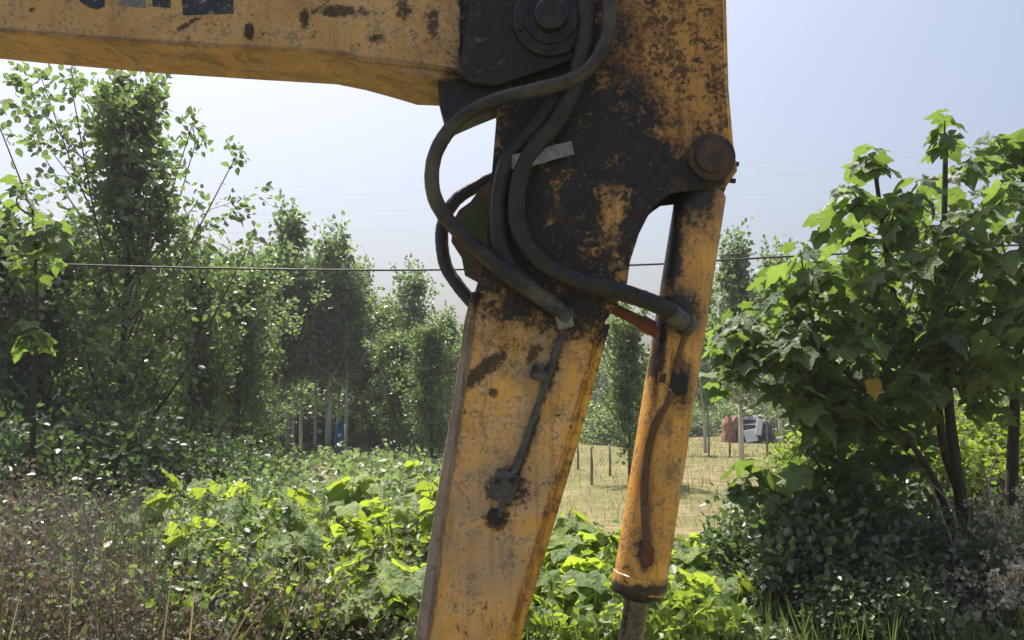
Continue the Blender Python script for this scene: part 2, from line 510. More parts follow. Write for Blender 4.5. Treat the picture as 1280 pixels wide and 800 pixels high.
pin = part(MB().lathe(pc, fwd, [(0, 50 * s), (.012, 49 * s), (.012, 49 * s), (.016, 45 * s), (.016, 45 * s), (.016, 36 * s), (.016, 36 * s), (.024, 35 * s), (.024, 35 * s), (.024, 0)], 40), 'boom_pin', 'grease_metal', boom, label='greasy black pin collar at the boom tip')
part(MB().lathe(pc + fwd * .024, fwd, [(0, 22 * s), (.03, 21 * s), (.035, 18 * s), (.035, 18 * s), (.035, 0)], 24), 'pin_head', 'grease_metal', boom)
for k in range(3):
    a = R(200 + 62 * k)
    part(MB().lathe(pc + Vector((math.cos(a) * .098, 0, math.sin(a) * .098)) + fwd * .01, fwd, [(0, .011), (.014, .011), (.014, .011), (.014, 0)], 6), 'bolt', 'grease_metal', boom)
# decal remains
for poly, m in (([(229, 19), (292, 17), (291, -60), (222, -60)], 'decal'), ([(191, 8), (213, 10), (216, -60), (186, -60)], 'decal'),
                ([(150, 7), (182, 10), (180, -60), (146, -60)], 'decal_grey'), ([(100, 2), (110, 9), (122, 12), (131, 8), (132, -60), (96, -60)], 'decal')):
    part(MB().prism(pxs(poly, YB0), YB0 - .0015, YB0 + .002), 'decal_stroke', m, boom, label='worn dark lettering stroke on the boom side')
# small welded block on the seam
part(MB().box(P(311, 38, YB0 - .006), .022, .012, .035), 'welded_stub', 'rust_plate', boom, .002)

# stick
stick_l = [(470, 1040), (498, 905), (524, 790), (533, 735), (550, 620), (571, 500), (585, 392), (601, 340), (609, 300), (611, 245), (621, 200), (620, 150), (618, 60)]
stick_r = [(908, 0), (911, 110), (917, 180), (922, 213), (908, 233), (838, 241), (827, 249), (815, 260), (799, 292), (788, 326), (783, 362), (757, 402), (723, 530), (690, 640), (642, 800), (612, 905), (566, 1040)]
stick_t = [(640, -30), (690, -90), (770, -235), (830, -268), (885, -238), (904, -100)]
outline = stick_l + stick_t + stick_r
stick = part(MB().prism(pxs(outline, YS), YS, YS + .016), 'stick', 'stick', bevel=.004)
core_r = [(880, -150), (880, 90), (850, 160), (828, 225), (812, 262), (796, 293), (785, 326), (780, 361), (754, 402), (720, 530), (687, 640), (639, 800), (609, 905), (564, 1036)]
part(MB().prism(pxs([(x + 3, y) for x, y in stick_l] + [(640, -20), (690, -85), (770, -225), (830, -258)] + core_r, YS), YS + .0145, 2.816), 'box_section', 'stick_back', stick, .003)
part(MB().prism(pxs(outline, YS), 2.815, 2.831), 'side_plate', 'stick', stick, .003)
# stick upper doubler plate towards the cylinder pin: rustier paint
up = [(760, 88), (786, 118), (828, 155), (830, 200), (845, 226), (906, 229), (917, 212), (912, 178), (906, 110), (903, 0), (899, -98), (880, -225), (830, -255), (780, -215), (757, -60), (752, 40)]
part(MB().prism(pxs(up, YS), YS - .003, YS + .004), 'doubler_plate', 'stick_top', stick, .0015, 'rust-speckled upper plate by the cylinder pin')
# front (left) cover plate with muddy edge, back strip
fl = [(466, 1042), (494, 905), (520, 790), (529, 735), (546, 620), (567, 500), (581, 400), (590, 365)]
def strip(line, w0, w1, Y, y0, y1, name, mat, bev=.003):
    w = len(line)
    a = pxs(line, Y)
    b = pxs([(x + (w0 + (w1 - w0) * i / (w - 1)), y) for i, (x, y) in enumerate(line)], Y)
    return part(MB().prism(a + b[::-1], y0, y1), name, mat, stick, bev)
strip(fl, 19, 7, YS, YS - .014, 2.845, 'front_plate', 'front_plate', .005)
wl = spline([P(x + 20 - 12 * i / 7, y, YS - .003) for i, (x, y) in enumerate(fl)], 22)
part(MB().tube(wl, [.007 * random.uniform(.65, 1.3) for _ in wl], 8), 'weld_bead', 'front_plate', stick)
bl = [(757, 405), (723, 530), (690, 640), (642, 800), (612, 905), (568, 1036)]
strip([(x - 3, y) for x, y in bl], 9, 12, YS, YS - .004, 2.835, 'back_plate', 'stick_back', .003)
wl = spline([P(x - 7, y, YS - .002) for x, y in bl], 22)
part(MB().tube(wl, [.006 * random.uniform(.6, 1.3) for _ in wl], 8), 'weld_bead', 'stick_back', stick)
# greasy boss plate behind hoses
gp = [(622, 130), (700, 105), (760, 118), (812, 150), (822, 205), (790, 245), (745, 300), (742, 372), (748, 410), (700, 405), (640, 382), (606, 345), (612, 250)]
part(MB().prism(pxs(gp, YS), YS - .002, YS + .003), 'reinforcing_plate', 'stick', stick, .001, 'grease-blackened plate at the stick joint')
# steel line with clamps on the side of the stick
line = spline([P(712, 392, YS - .02), P(700, 425, YS - .018), P(688, 462, YS - .018), P(668, 520, YS - .016), P(650, 572, YS - .016), P(636, 606, YS - .02), P(624, 645, YS - .014)], 8)
part(MB().tube(line, .0105, 10), 'hydraulic_line', 'line', stick, label='thin grey steel pipe running down the stick')
def rotxz(deg):
    return Matrix.Rotation(R(deg), 3, 'Y')
for (px, py, w, h, dg) in ((676, 466, .062, .05, 18), (630, 608, .075, .09, 20)):
    c0 = P(px, py, YS - .014)
    cl = part(MB().box(c0, w, .034, h, rotxz(dg)), 'pipe_clamp', 'line', stick, .007)
    for d in ((-.45, .1), (.3, .28)):
        q = c0 + rotxz(dg) @ Vector((d[0] * w * .7, 0, d[1] * h))
        part(MB().lathe(q + fwd * .017, fwd, [(0, .011), (.009, .011), (.009, .011), (.009, 0)], 6), 'clamp_bolt', 'grease_metal', stick)
part(MB().box(P(620, 646, YS - .008), .045, .02, .04, rotxz(20)), 'grease_block', 'grease', stick, .006)
# grey clamp plate with slot below the hoses; strap across the hoses
ob = P(705, 398, YS - .03)
part(MB().box(ob, .05, .03, .06, rotxz(-12)), 'hose_clamp', 'steel', stick, .005, 'small grey clamp plate under the black hoses')
part(MB().box(ob + Vector((.006, -.016, .008)), .007, .006, .028, rotxz(-8)), 'clamp_slot', 'grease', stick)
part(MB().box(ob + Vector((-.012, -.016, .004)), .009, .006, .009, rotxz(-8)), 'clamp_slot', 'grease', stick)
sp = [P(628, 204, YS - .03), P(650, 200, YS - .075), P(672, 196, YS - .075), P(692, 190, YS - .03), P(716, 184, YS - .016)]
mb = MB()
sp = spline(sp, 5)
for i, p in enumerate(sp):
    pass
vs = []
for p in sp:
    vs += [p + Vector((-.004, 0, .02)), p + Vector((.004, 0, -.022)), p + Vector((.004, .006, -.022)), p + Vector((-.004, .006, .02))]
fs = []
for i in range(len(sp) - 1):
    b = i * 4
    for k in range(4):
        fs.append((b + k, b + (k + 1) % 4, b + 4 + (k + 1) % 4, b + 4 + k))
mb.add(vs, fs + [(3, 2, 1, 0), tuple(len(vs) - 4 + k for k in range(4))])
part(mb, 'hose_strap', 'steel', stick, label='grey metal strap holding the hoses to the stick')
# rusty guide bracket with two holes, left of the stick
br = pxs([(566, 276), (574, 262), (588, 252), (599, 237), (612, 226), (622, 212), (630, 240), (626, 345), (606, 368), (596, 352), (581, 344), (577, 322), (564, 302)], 2.70)
part(MB().prism(br, 2.70, 2.715), 'hose_bracket', 'bracket', stick, .002, 'rusty brown bracket plate with green stains beside the stick')

# cylinder pin on the stick ear
pc = P(889, 197, YS - .006)
s = YS / FPX
part(MB().lathe(pc, fwd, [(0, 31 * s), (.012, 30 * s), (.012, 30 * s), (.012, 22 * s), (.012, 22 * s), (.024, 21 * s), (.028, 17 * s), (.028, 17 * s), (.028, 0)], 32), 'cylinder_pin', 'pin_brown', stick, label='round greasy pin where the bucket cylinder hangs')
part(MB().lathe(P(889, 197, YS + .01), (0, 1, 0), [(0, .04), (.19, .04)], 24), 'pin_shaft', 'grease_metal', stick)
for px, py in ((920, 205), (916, 226)):
    part(MB().lathe(P(px, py, YS + .02), (1, 0, -.1), [(-.01, .008), (.008, .008), (.008, .008), (.008, 0)], 8), 'grease_nipple', 'grease', stick)
part(MB().lathe(P(745, 316, YS - .004), fwd, [(0, .018), (.012, .016), (.012, .016), (.012, 0)], 12), 'grease_nipple', 'stick_back', stick)

# bucket cylinder
A, B = P(877, 236, 2.742), P(798, 738, 2.742)
ax = (B - A).normalized()
L = (B - A).length
cylinder = part(MB().lathe(A, ax, [(0, .03), (0, .065), (0, .065), (.02, .079), (.02, .079), (L - .05, .0805), (L - .05, .0805), (L - .047, .0845), (L - .047, .0845), (L - .008, .0845), (L - .008, .0845), (L, .081)], 48), 'bucket_cylinder', 'barrel', label='ochre bucket cylinder barrel with bright sunlit edge')
part(MB().lathe(A + ax * L, ax, [(0, .081), (.012, .079), (.012, .079), (.012, .06), (.012, .06), (.026, .052), (.026, .052), (.026, .0)], 40), 'gland_nut', 'grease_metal', cylinder)
C = A + ax * (L + .02)
rodend = C + ax * .62
part(MB().lathe(C, ax, [(0, .037), (.62, .037)], 32), 'rod', 'rod', cylinder, label='dark shiny piston rod')
eye = P(889, 197, 2.668)
part(MB().lathe(eye, (0, 1, 0), [(0, .04), (0, .075), (0, .075), (.148, .075), (.148, .075), (.148, .04)], 32), 'cylinder_eye', 'barrel', cylinder)
part(MB().tube([P(888, 205, 2.742), P(882, 225, 2.742), A + ax * .03], [.066, .068, .066], 20), 'eye_neck', 'grease', cylinder)
# feed pipe on the barrel
def onb(px, py, out=.012):
    """point on the near side of the barrel"""
    p = P(px, py, 2.66)
    q = p - A
    d = q - ax * q.dot(ax)
    k = max(-.9, min(.9, d.x / .08))
    f = A + ax * q.dot(ax)
    side_v = Vector((ax.z, 0, -ax.x))
    side_v = side_v if side_v.x > 0 else -side_v
    return f + side_v * (.08 + out) * k + Vector((0, -1, 0)) * (.08 + out) * math.sqrt(1 - k * k)
pp = spline([onb(856, 415, .02), onb(851, 435), onb(846, 455), onb(846, 474, .014)], 8)
part(MB().tube(pp, .0095, 10), 'feed_pipe', 'pipe', cylinder, label='short upper length of pipe on the barrel')
pp = spline([onb(840, 488, .012), onb(836, 500), onb(822, 528), onb(813, 560), onb(808, 600), onb(807, 640), onb(809, 685), onb(810, 700, .0)], 8)
part(MB().tube(pp, .0125, 10), 'feed_pipe', 'pipe', cylinder, label='long curved pipe running down the barrel')
part(MB().box(onb(848, 480, .008), .05, .035, .06, rotxz(8)), 'pipe_clamp', 'grease', cylinder, .006)
part(MB().box(onb(828, 472, .0), .02, .02, .03, rotxz(8)), 'clamp_stub', 'rust', cylinder, .004)
part(MB().box(onb(809, 695, .004), .035, .03, .055, rotxz(8)), 'port_block', 'rust', cylinder, .006)
part(MB().lathe(onb(852, 402, -.01), Vector((-.55, -.5, .35)), [(-.02, .028), (.03, .028), (.03, .028), (.034, .024), (.034, .024), (.034, 0)], 6), 'hose_port', 'grease_metal', cylinder)

# hoses
def hose(pts, r, mat, label, fits=(True, True)):
    c = spline(pts, 10)
    o = part(MB().tube(c, [r * random.uniform(.97, 1.03) for _ in c], 16), 'hydraulic_hose', mat, label=label)
    for k, on in enumerate(fits):
        if on:
            e, d = (c[0], (c[3] - c[0])) if k == 0 else (c[-1], (c[-4] - c[-1]))
            part(MB().lathe(e, d, [(-.035, r * .8), (-.035, r * 1.25), (-.035, r * 1.25), (-.012, r * 1.25), (-.012, r * 1.25), (-.012, r * 1.08), (-.012, r * 1.08), (.055, r * 1.16), (.055, r * 1.16), (.055, r)], 12), 'hose_fitting', 'line', o)
    return o
hose([P(752, -70, 2.60), P(757, -20, 2.57), P(761, 25, 2.55), P(751, 66, 2.545), P(722, 96, 2.545), P(672, 112, 2.55), P(618, 126, 2.555), P(574, 150, 2.56), P(546, 188, 2.565), P(540, 230, 2.57), P(553, 266, 2.575), P(588, 303, 2.58), P(630, 335, 2.585), P(668, 362, 2.59), P(700, 388, 2.605)],
     .0225, 'rubber_dusty', 'long dusty black hose looping out left of the joint', (False, True))
hose([P(735, -70, 2.60), P(733, 0, 2.57), P(731, 50, 2.565), P(718, 105, 2.57), P(697, 150, 2.575), P(664, 190, 2.575), P(648, 235, 2.575), P(649, 285, 2.575), P(674, 325, 2.575), P(720, 350, 2.575), P(782, 367, 2.58), P(828, 384, 2.60), P(852, 402, 2.635)],
     .027, 'rubber', 'thick black hose crossing from the joint to the cylinder', (False, True))
hose([P(706, 110, 2.60), P(672, 155, 2.60), P(636, 200, 2.605), P(624, 255, 2.61), P(628, 310, 2.605), P(652, 350, 2.60), P(690, 378, 2.61)],
     .027, 'rubber', 'black hose hugging the left edge of the stick', (False, False))
hose([P(640, 215, 2.76), P(606, 228, 2.76), P(570, 250, 2.76), P(553, 284, 2.76), P(556, 328, 2.75), P(572, 356, 2.73), P(592, 380, 2.72)],
     .021, 'rubber', 'far black hose curving behind the rusty bracket', (False, False))
hose([P(600, 318, 2.60), P(640, 352, 2.59), P(680, 378, 2.59), P(712, 398, 2.60)], .017, 'rubber_dusty', 'thin dusty hose at the foot of the bundle', (False, False))
# short pipe from stick to cylinder
cp = spline([P(745, 372, 2.68), P(772, 388, 2.68), P(800, 402, 2.68), P(822, 417, 2.68)], 6)
o = part(MB().tube(cp, .018, 10), 'cross_pipe', 'rust', label='rusty cross pipe between stick and cylinder')
part(MB().lathe(P(800, 402, 2.68), (cp[-1] - cp[0]), [(0, .018), (0, .025), (0, .025), (.045, .025), (.045, .025), (.045, .015)], 6), 'pipe_nut', 'red', o, label='reddish nut on the cross pipe')

# bucket and linkage under the frame
bp = P(515, 1015, 2.735)
lk = rodend
for y in (2.69, 2.78):
    d = (bp + Vector((.12, 0, -.05))) - lk
    part(MB().box(lk + d * .5 + Vector((0, y - 2.735, 0)), d.length + .1, .025, .09, rotxz(-math.degrees(math.atan2(d.z, d.x)))), 'bucket_link', 'stick_back', bevel=.01)
part(MB().lathe(bp - Vector((0, .16, 0)), (0, 1, 0), [(0, 0), (0, .05), (0, .05), (.32, .05), (.32, .05), (.32, 0)], 24), 'bucket_pin', 'grease_metal')
prof = [(.16, .02), (.17, -.12), (.10, -.25), (-.08, -.33), (-.30, -.34), (-.48, -.28)]
mb = MB()
ou = [(bp.x + x, max(bp.z + z, .015)) for x, z in prof]
inn = [(x - .018 if i < 3 else x, z + .018) for i, (x, z) in enumerate(ou)]
mb.prism(ou + inn[::-1], 2.735 - .3, 2.735 + .3)
bucket = part(mb, 'bucket', 'stick_top', label='digging bucket resting on the ground')
for y in (2.435, 3.019):
    part(MB().prism(ou + [(bp.x - .36, bp.z - .05), (bp.x - .05, bp.z + .04), (bp.x + .12, bp.z + .05)], y, y + .016), 'side_wall', 'stick_top', bucket, .003)
for k in range(4):
    q = Vector((ou[-1][0] - .05, 2.735 - .26 + .173 * k, ou[-1][1]))
    part(MB().box(q, .16, .05, .035, rotxz(8)), 'tooth', 'steel', bucket, .008)

# ------------------------------------------------------------------ leaves
def leaf_quads(cen, axis, nrm, size, wid=.62, fold=.18):
    """numpy: folded oval leaves, 8 verts and 6 triangles each"""
    axis = axis / np.linalg.norm(axis, axis=1, keepdims=True)
    nrm = nrm - axis * np.sum(nrm * axis, 1, keepdims=True)
    nrm = nrm / np.maximum(np.linalg.norm(nrm, axis=1, keepdims=True), 1e-6)
    sd_ = np.cross(axis, nrm)
    s = size[:, None]
    a = cen
    tip = cen + axis * s
    m = cen + axis * s * .42 - nrm * s * fold * .5
    m2 = cen + axis * s * .78 - nrm * s * fold * .3
    m1 = cen + axis * s * .16 - nrm * s * fold * .2
    q = wid * .5
    v = np.stack([a, m1 + sd_ * s * q * .8 + nrm * s * fold * .5, m + sd_ * s * q * 1.1 + nrm * s * fold, m2 + sd_ * s * q * .6 + nrm * s * fold * .6, tip,
                  m2 - sd_ * s * q * .6 + nrm * s * fold * .6, m - sd_ * s * q * 1.1 + nrm * s * fold, m1 - sd_ * s * q * .8 + nrm * s * fold * .5], 1).reshape(-1, 3)
    i = np.arange(len(cen)) * 8
    f = np.stack([i, i + 1, i + 2, i, i + 2, i + 3, i, i + 3, i + 4, i, i + 4, i + 5, i, i + 5, i + 6, i, i + 6, i + 7], 1).reshape(-1, 3)
    return v, f

NT_LEAF = 6                         # triangles in one small leaf

def tri_mesh(name, v, f, mat, tint=None):
    me = bpy.data.meshes.new(name)
    me.vertices.add(len(v))
    me.vertices.foreach_set('co', np.asarray(v, dtype=np.float32).ravel())
    me.loops.add(len(f) * 3)
    me.loops.foreach_set('vertex_index', np.asarray(f, dtype=np.int32).ravel())
    me.polygons.add(len(f))
    me.polygons.foreach_set('loop_start', np.arange(len(f), dtype=np.int32) * 3)
    me.polygons.foreach_set('loop_total', np.full(len(f), 3, dtype=np.int32))
    me.update(calc_edges=True)
    if tint is not None:
        at = me.attributes.new('tint', 'FLOAT', 'FACE')
        at.data.foreach_set('value', np.asarray(tint, dtype=np.float32))
    me.materials.append(mat)
    me.validate()
    return me

def leaf_cloud(name, cen, out, size, mat, r, up=.5, droop=.35, wid=.62):
    """leaves at cen, pointing out with randomness"""
    n = len(cen)
    ax_ = out + r.normal(0, .6, (n, 3))
    ax_[:, 2] -= droop
    nr = r.normal(0, .6, (n, 3))
    nr[:, 2] += up
    v, f = leaf_quads(cen, ax_, nr, size, wid)
    tint = np.repeat(np.clip(r.normal(.5, .25, n), 0, 1), NT_LEAF)
    return tri_mesh(name, v, f, mat, tint)

def poplar_meshes(seed, h, nb, lpb, ls, spread=.30, low=.12, mat='poplar', bark='bark', tr=None, lean=.03, clump=.16, nsub=4):
    """upright tree: trunk with limbs (one mesh) and leaf crown (one mesh), base at origin"""
    r = np.random.default_rng(seed)
    random.seed(seed)
    tw = MB()
    k = 9
    wob = np.cumsum(r.normal(0, lean, (k + 1, 2)), 0) * h * .06
    wob[0] = 0
    tp_ = [Vector((wob[i, 0], wob[i, 1], h * i / k)) for i in range(k + 1)]
    tr = tr or h * .011
    tw.tube(tp_, [tr * (1 - .93 * i / k) + .004 for i in range(k + 1)], 8)
    cen, out = [], []
    def at(z):
        i = min(int(z / h * k), k - 1)
        return tp_[i].lerp(tp_[i + 1], z / h * k - i)
    def clumpat(p, d, n, s):
        c = np.array(p) + r.normal(0, s, (n, 3)) * np.array([1, 1, 1.15])
        cen.append(c)
        o_ = (c - np.array(p)) * 3 + np.array(d) * .5
        out.append(o_)
    for b in range(nb):
        u = (b + r.random()) / nb
        z0 = h * (low + (.9 - low) * u ** .9)
        az = r.random() * 6.283
        full = 4 * (u + .12) * (1.05 - u)
        ln_ = h * spread * (.35 + .65 * min(1, full)) * r.uniform(.4, 1.45) * (1 - .6 * u)
        el = R(r.uniform(24, 70) + 10 * u)
        d = Vector((math.cos(az) * math.cos(el), math.sin(az) * math.cos(el), math.sin(el)))
        p0 = at(z0)
        mid = p0 + d * ln_ * .5
        end = p0 + d * ln_ + Vector((0, 0, ln_ * .22))
        c = spline([p0, mid, end], 4)
        r0 = tr * (1 - .85 * u) * .42
        tw.tube(c, [r0 * (1 - .8 * i / (len(c) - 1)) + .003 for i in range(len(c))], 5, False)
        for q in range(nsub + 1):
            w = .3 + .7 * q / nsub
            pt = c[min(int(w * (len(c) - 1)), len(c) - 1)]
            if q < nsub:
                sdv = Vector(r.normal(0, 1, 3))
                sdv.z = abs(sdv.z) * .8 + .1
                e2 = pt + sdv.normalized() * ln_ * r.uniform(.15, .34)
                tw.tube([pt, e2], [.006, .003], 4, False)
            else:
                e2 = pt
                sdv = d
            clumpat(e2, sdv.normalized(), int(lpb * r.uniform(.5, 1.4)), clump * r.uniform(.6, 1.15) * (.55 + .5 * (1 - u)))
            clumpat(pt.lerp(e2, .5), sdv.normalized(), int(lpb * .45), clump * .6)
    for q in range(11):                                   # upright shoots that carry separate clumps
        z0 = h * r.uniform(.52, .86)
        az, el = r.random() * 6.283, R(r.uniform(60, 82))
        p0 = at(z0)
        ln_ = h * r.uniform(.14, .30) * (1.0 if q else .5) if z0 < .8 * h else h * .16
        e = p0 + Vector((math.cos(az) * math.cos(el), math.sin(az) * math.cos(el), math.sin(el))) * ln_
        c = spline([p0, p0.lerp(e, .5) + Vector((math.cos(az), math.sin(az), 0)) * .05 * ln_, e], 5)
        tw.tube(c, [.012 * (1 - .75 * i / (len(c) - 1)) for i in range(len(c))], 5, False)
        nn = max(3, int(ln_ / (clump * 1.5)))
        for k2 in range(1, nn + 1):
            pt = c[min(int(k2 / nn * (len(c) - 1)), len(c) - 1)]
            off = Vector(r.normal(0, clump * .45, 3))
            clumpat(pt + off, (0, 0, .6), int(lpb * .75), clump * .5)
    clumpat(tp_[-1], (0, 0, 1), int(lpb * .6), clump * .45)
    cen, out = np.concatenate(cen), np.concatenate(out)
    size = ls * r.uniform(.7, 1.25, len(cen))
    crown = leaf_cloud('crown', cen, out, size, M[mat], r)
    trunk = tw.mesh('trunk', M[bark])
    return trunk, crown

ORD = ['first', 'second', 'third', 'fourth', 'fifth', 'sixth', 'seventh', 'eighth', 'ninth', 'tenth', 'eleventh', 'twelfth', 'thirteenth', 'fourteenth', 'fifteenth', 'sixteenth', 'seventeenth', 'eighteenth', 'nineteenth', 'twentieth']
def ordinals(xs):
    """place of each one counted from the left"""
    o = sorted(range(len(xs)), key=lambda i: xs[i])
    w = [''] * len(xs)
    for k, i in enumerate(o):
        w[i] = (ORD[k] + ' from the left') if k < 20 else (ORD[len(xs) - 1 - k] + ' from the right')
    return w

def plant_tree(name, meshes, px, d, label, cat='tree', group=None, rz=0.0, sc_=1.0, base=0.0):
    x = (px - 640) / FPX * d
    o = empty(name, (x, d, base), label, cat, group, rz)
    o.scale = (sc_, sc_, sc_)
    link('trunk', meshes[0], o)
    link('crown', meshes[1], o, kind='stuff')
    return o

near_a = poplar_meshes(11, 6.9, 34, 30, .13, .44, .05, clump=.16)
near_b = poplar_meshes(12, 5.3, 34, 32, .13, .50, .04, clump=.17)
near_c = poplar_meshes(13, 5.6, 34, 32, .13, .48, .04, clump=.17)
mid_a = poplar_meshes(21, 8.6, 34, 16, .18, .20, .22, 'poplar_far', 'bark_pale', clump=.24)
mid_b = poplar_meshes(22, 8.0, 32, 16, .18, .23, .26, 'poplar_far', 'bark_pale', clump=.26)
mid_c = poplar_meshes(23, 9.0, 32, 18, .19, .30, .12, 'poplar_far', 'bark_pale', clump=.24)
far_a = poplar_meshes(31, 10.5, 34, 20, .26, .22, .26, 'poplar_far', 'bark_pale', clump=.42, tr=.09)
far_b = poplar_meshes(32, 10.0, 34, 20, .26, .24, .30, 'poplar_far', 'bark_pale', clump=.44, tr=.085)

g1 = 'young poplars beyond the weeds'
plant_tree('poplar_tree', near_a, 152, 14.2, 'tallest poplar at the left, its top just under the boom', group=g1)
plant_tree('poplar_tree', near_b, 62, 13.2, 'bushy dark poplar left of the tallest one', group=g1, rz=1.0, sc_=.74)
plant_tree('poplar_tree', near_c, -30, 12.6, 'dark poplar cut by the left edge of the picture', group=g1, rz=2.2, sc_=.70)
plant_tree('poplar_tree', near_c, 236, 16.5, 'rounded poplar right of the tallest one', group=g1, rz=.4, sc_=.74)
plant_tree('poplar_tree', near_b, 300, 19, 'lower poplar above the pale trunks at the left', group=g1, rz=2.6, sc_=.80)
g2 = 'poplars in the middle distance'
plant_tree('poplar_tree', mid_a, 362, 27, 'poplar with a thin spire against the sky', group=g2, rz=.6, sc_=.90)
plant_tree('poplar_tree', mid_b, 412, 26, 'poplar with a broad top right of the thin spire', group=g2, rz=1.9, sc_=.84)
plant_tree('poplar_tree', mid_b, 322, 29, 'poplar left of the thin spire', group=g2, rz=3.0, sc_=.76)
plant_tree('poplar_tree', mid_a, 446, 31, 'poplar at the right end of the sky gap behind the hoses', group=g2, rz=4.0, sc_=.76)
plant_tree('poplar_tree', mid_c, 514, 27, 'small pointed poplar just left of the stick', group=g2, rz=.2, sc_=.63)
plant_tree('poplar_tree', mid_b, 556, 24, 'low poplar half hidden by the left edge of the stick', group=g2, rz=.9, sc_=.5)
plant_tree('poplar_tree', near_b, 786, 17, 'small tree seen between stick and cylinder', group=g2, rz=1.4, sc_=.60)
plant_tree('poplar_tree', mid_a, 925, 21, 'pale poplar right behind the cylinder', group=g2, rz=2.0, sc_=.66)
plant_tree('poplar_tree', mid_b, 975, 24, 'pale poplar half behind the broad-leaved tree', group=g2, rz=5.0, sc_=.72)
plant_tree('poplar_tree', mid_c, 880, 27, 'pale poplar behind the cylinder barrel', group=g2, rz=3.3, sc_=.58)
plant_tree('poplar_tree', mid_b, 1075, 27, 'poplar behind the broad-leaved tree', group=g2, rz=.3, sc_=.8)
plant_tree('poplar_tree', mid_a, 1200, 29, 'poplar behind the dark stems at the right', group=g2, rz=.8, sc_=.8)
for i, (px, d, sc_) in enumerate([(190, 18, .75), (262, 20, .76), (300, 23, .80), (475, 28, .78), (500, 24, .60), (540, 21, .58), (575, 25, .6), (110, 17, .84), (20, 17, .84)]):
    plant_tree('bushy_poplar', (near_b, near_c)[i % 2], px, d, 'bushy poplar filling the left tree belt, ' + ordinals([190, 262, 300, 475, 500, 540, 575, 110, 20])[i], group='bushy poplars of the left tree belt', rz=i * 1.7, sc_=sc_)
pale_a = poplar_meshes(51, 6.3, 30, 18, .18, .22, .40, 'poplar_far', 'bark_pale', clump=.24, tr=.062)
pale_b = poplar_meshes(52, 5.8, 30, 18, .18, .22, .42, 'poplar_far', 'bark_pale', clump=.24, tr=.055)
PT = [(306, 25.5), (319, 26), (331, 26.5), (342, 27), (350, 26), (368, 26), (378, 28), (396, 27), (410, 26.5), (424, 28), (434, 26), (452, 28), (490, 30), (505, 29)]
for i, (px, d) in enumerate(PT):
    plant_tree('slim_poplar', (pale_a, pale_b)[i % 2], px, d, 'slim poplar with a bare pale trunk by the blue sack, ' + ordinals([q[0] for q in PT])[i], group='slim poplars with bare pale trunks', rz=i * 2.1, sc_=(.85 + .03 * (i * 7 % 5)) * (.8 if px > 440 else 1))
# plantation rows with pale trunks
r = np.random.default_rng(5)
rows = []
for i in range(34):
    px = -10 + 22.0 * i + r.uniform(-8, 8) if i < 26 else 690 + 75 * (i - 26) + r.uniform(-15, 15)
    d = r.uniform(33, 46) if i < 26 else r.uniform(48, 58)
    sc_ = (r.uniform(.5, .78) if px < 420 else r.uniform(.42, .54)) if i < 26 else r.uniform(.42, .55)
    rows.append((px, d, sc_))
for i, ((px, d, sc_), w) in enumerate(zip(rows, ordinals([q[0] for q in rows]))):
    plant_tree('plantation_poplar', (far_a, far_b)[i % 2], px, d, 'slender pale-trunked plantation poplar, ' + w, group='plantation poplars with pale bare trunks', rz=r.uniform(0, 6.28), sc_=sc_)

far_c = poplar_meshes(33, 7.0, 40, 24, .34, .36, .03, 'poplar_far', 'bark', clump=.55, tr=.09)
for i in range(40):
    px = -60 + 35 * i + r.uniform(-14, 14)
    plant_tree('distant_tree', far_c, px, r.uniform(62, 76), 'low rounded tree in the far belt, ' + ordinals(list(range(40)))[i], group='distant belt of trees', rz=r.uniform(0, 6.28), sc_=r.uniform(.8, 1.15) if px < 560 else r.uniform(.6, .85))

# undergrowth bushes under the poplars and hedge behind the field
def bush_mesh(seed, w, h, n, ls, mat, nst=14):
    r = np.random.default_rng(seed)
    random.seed(seed)
    st = MB()
    cen, out = [], []
    for k in range(nst):
        az = r.random() * 6.283
        rad = w * .5 * math.sqrt(r.random())
        hh = h * r.uniform(.55, 1.0) * (1 - .45 * (rad / (w * .5)) ** 2)
        e = Vector((math.cos(az) * rad, math.sin(az) * rad, hh))
        c = spline([Vector((e.x * .2, e.y * .2, 0)), Vector((e.x * .6, e.y * .6, hh * .6)), e], 4)
        st.tube(c, [.012 * (1 - .7 * i / (len(c) - 1)) for i in range(len(c))], 5, False)
        for q in range(7):
            pt = np.array(c[min(2 + q, len(c) - 1)])
            m = n // (nst * 7)
            c_ = pt + r.normal(0, .09 * w, (m, 3)) * np.array([1, 1, .8])
            c_[:, 2] = np.maximum(c_[:, 2], .02)
            cen.append(c_)
            out.append((c_ - pt) * 4 + np.array([0, 0, .2]))
    cen, out = np.concatenate(cen), np.concatenate(out)
    return st.mesh('stem', M['twig']), leaf_cloud('foliage', cen, out, ls * r.uniform(.6, 1.3, len(cen)), M[mat], r)

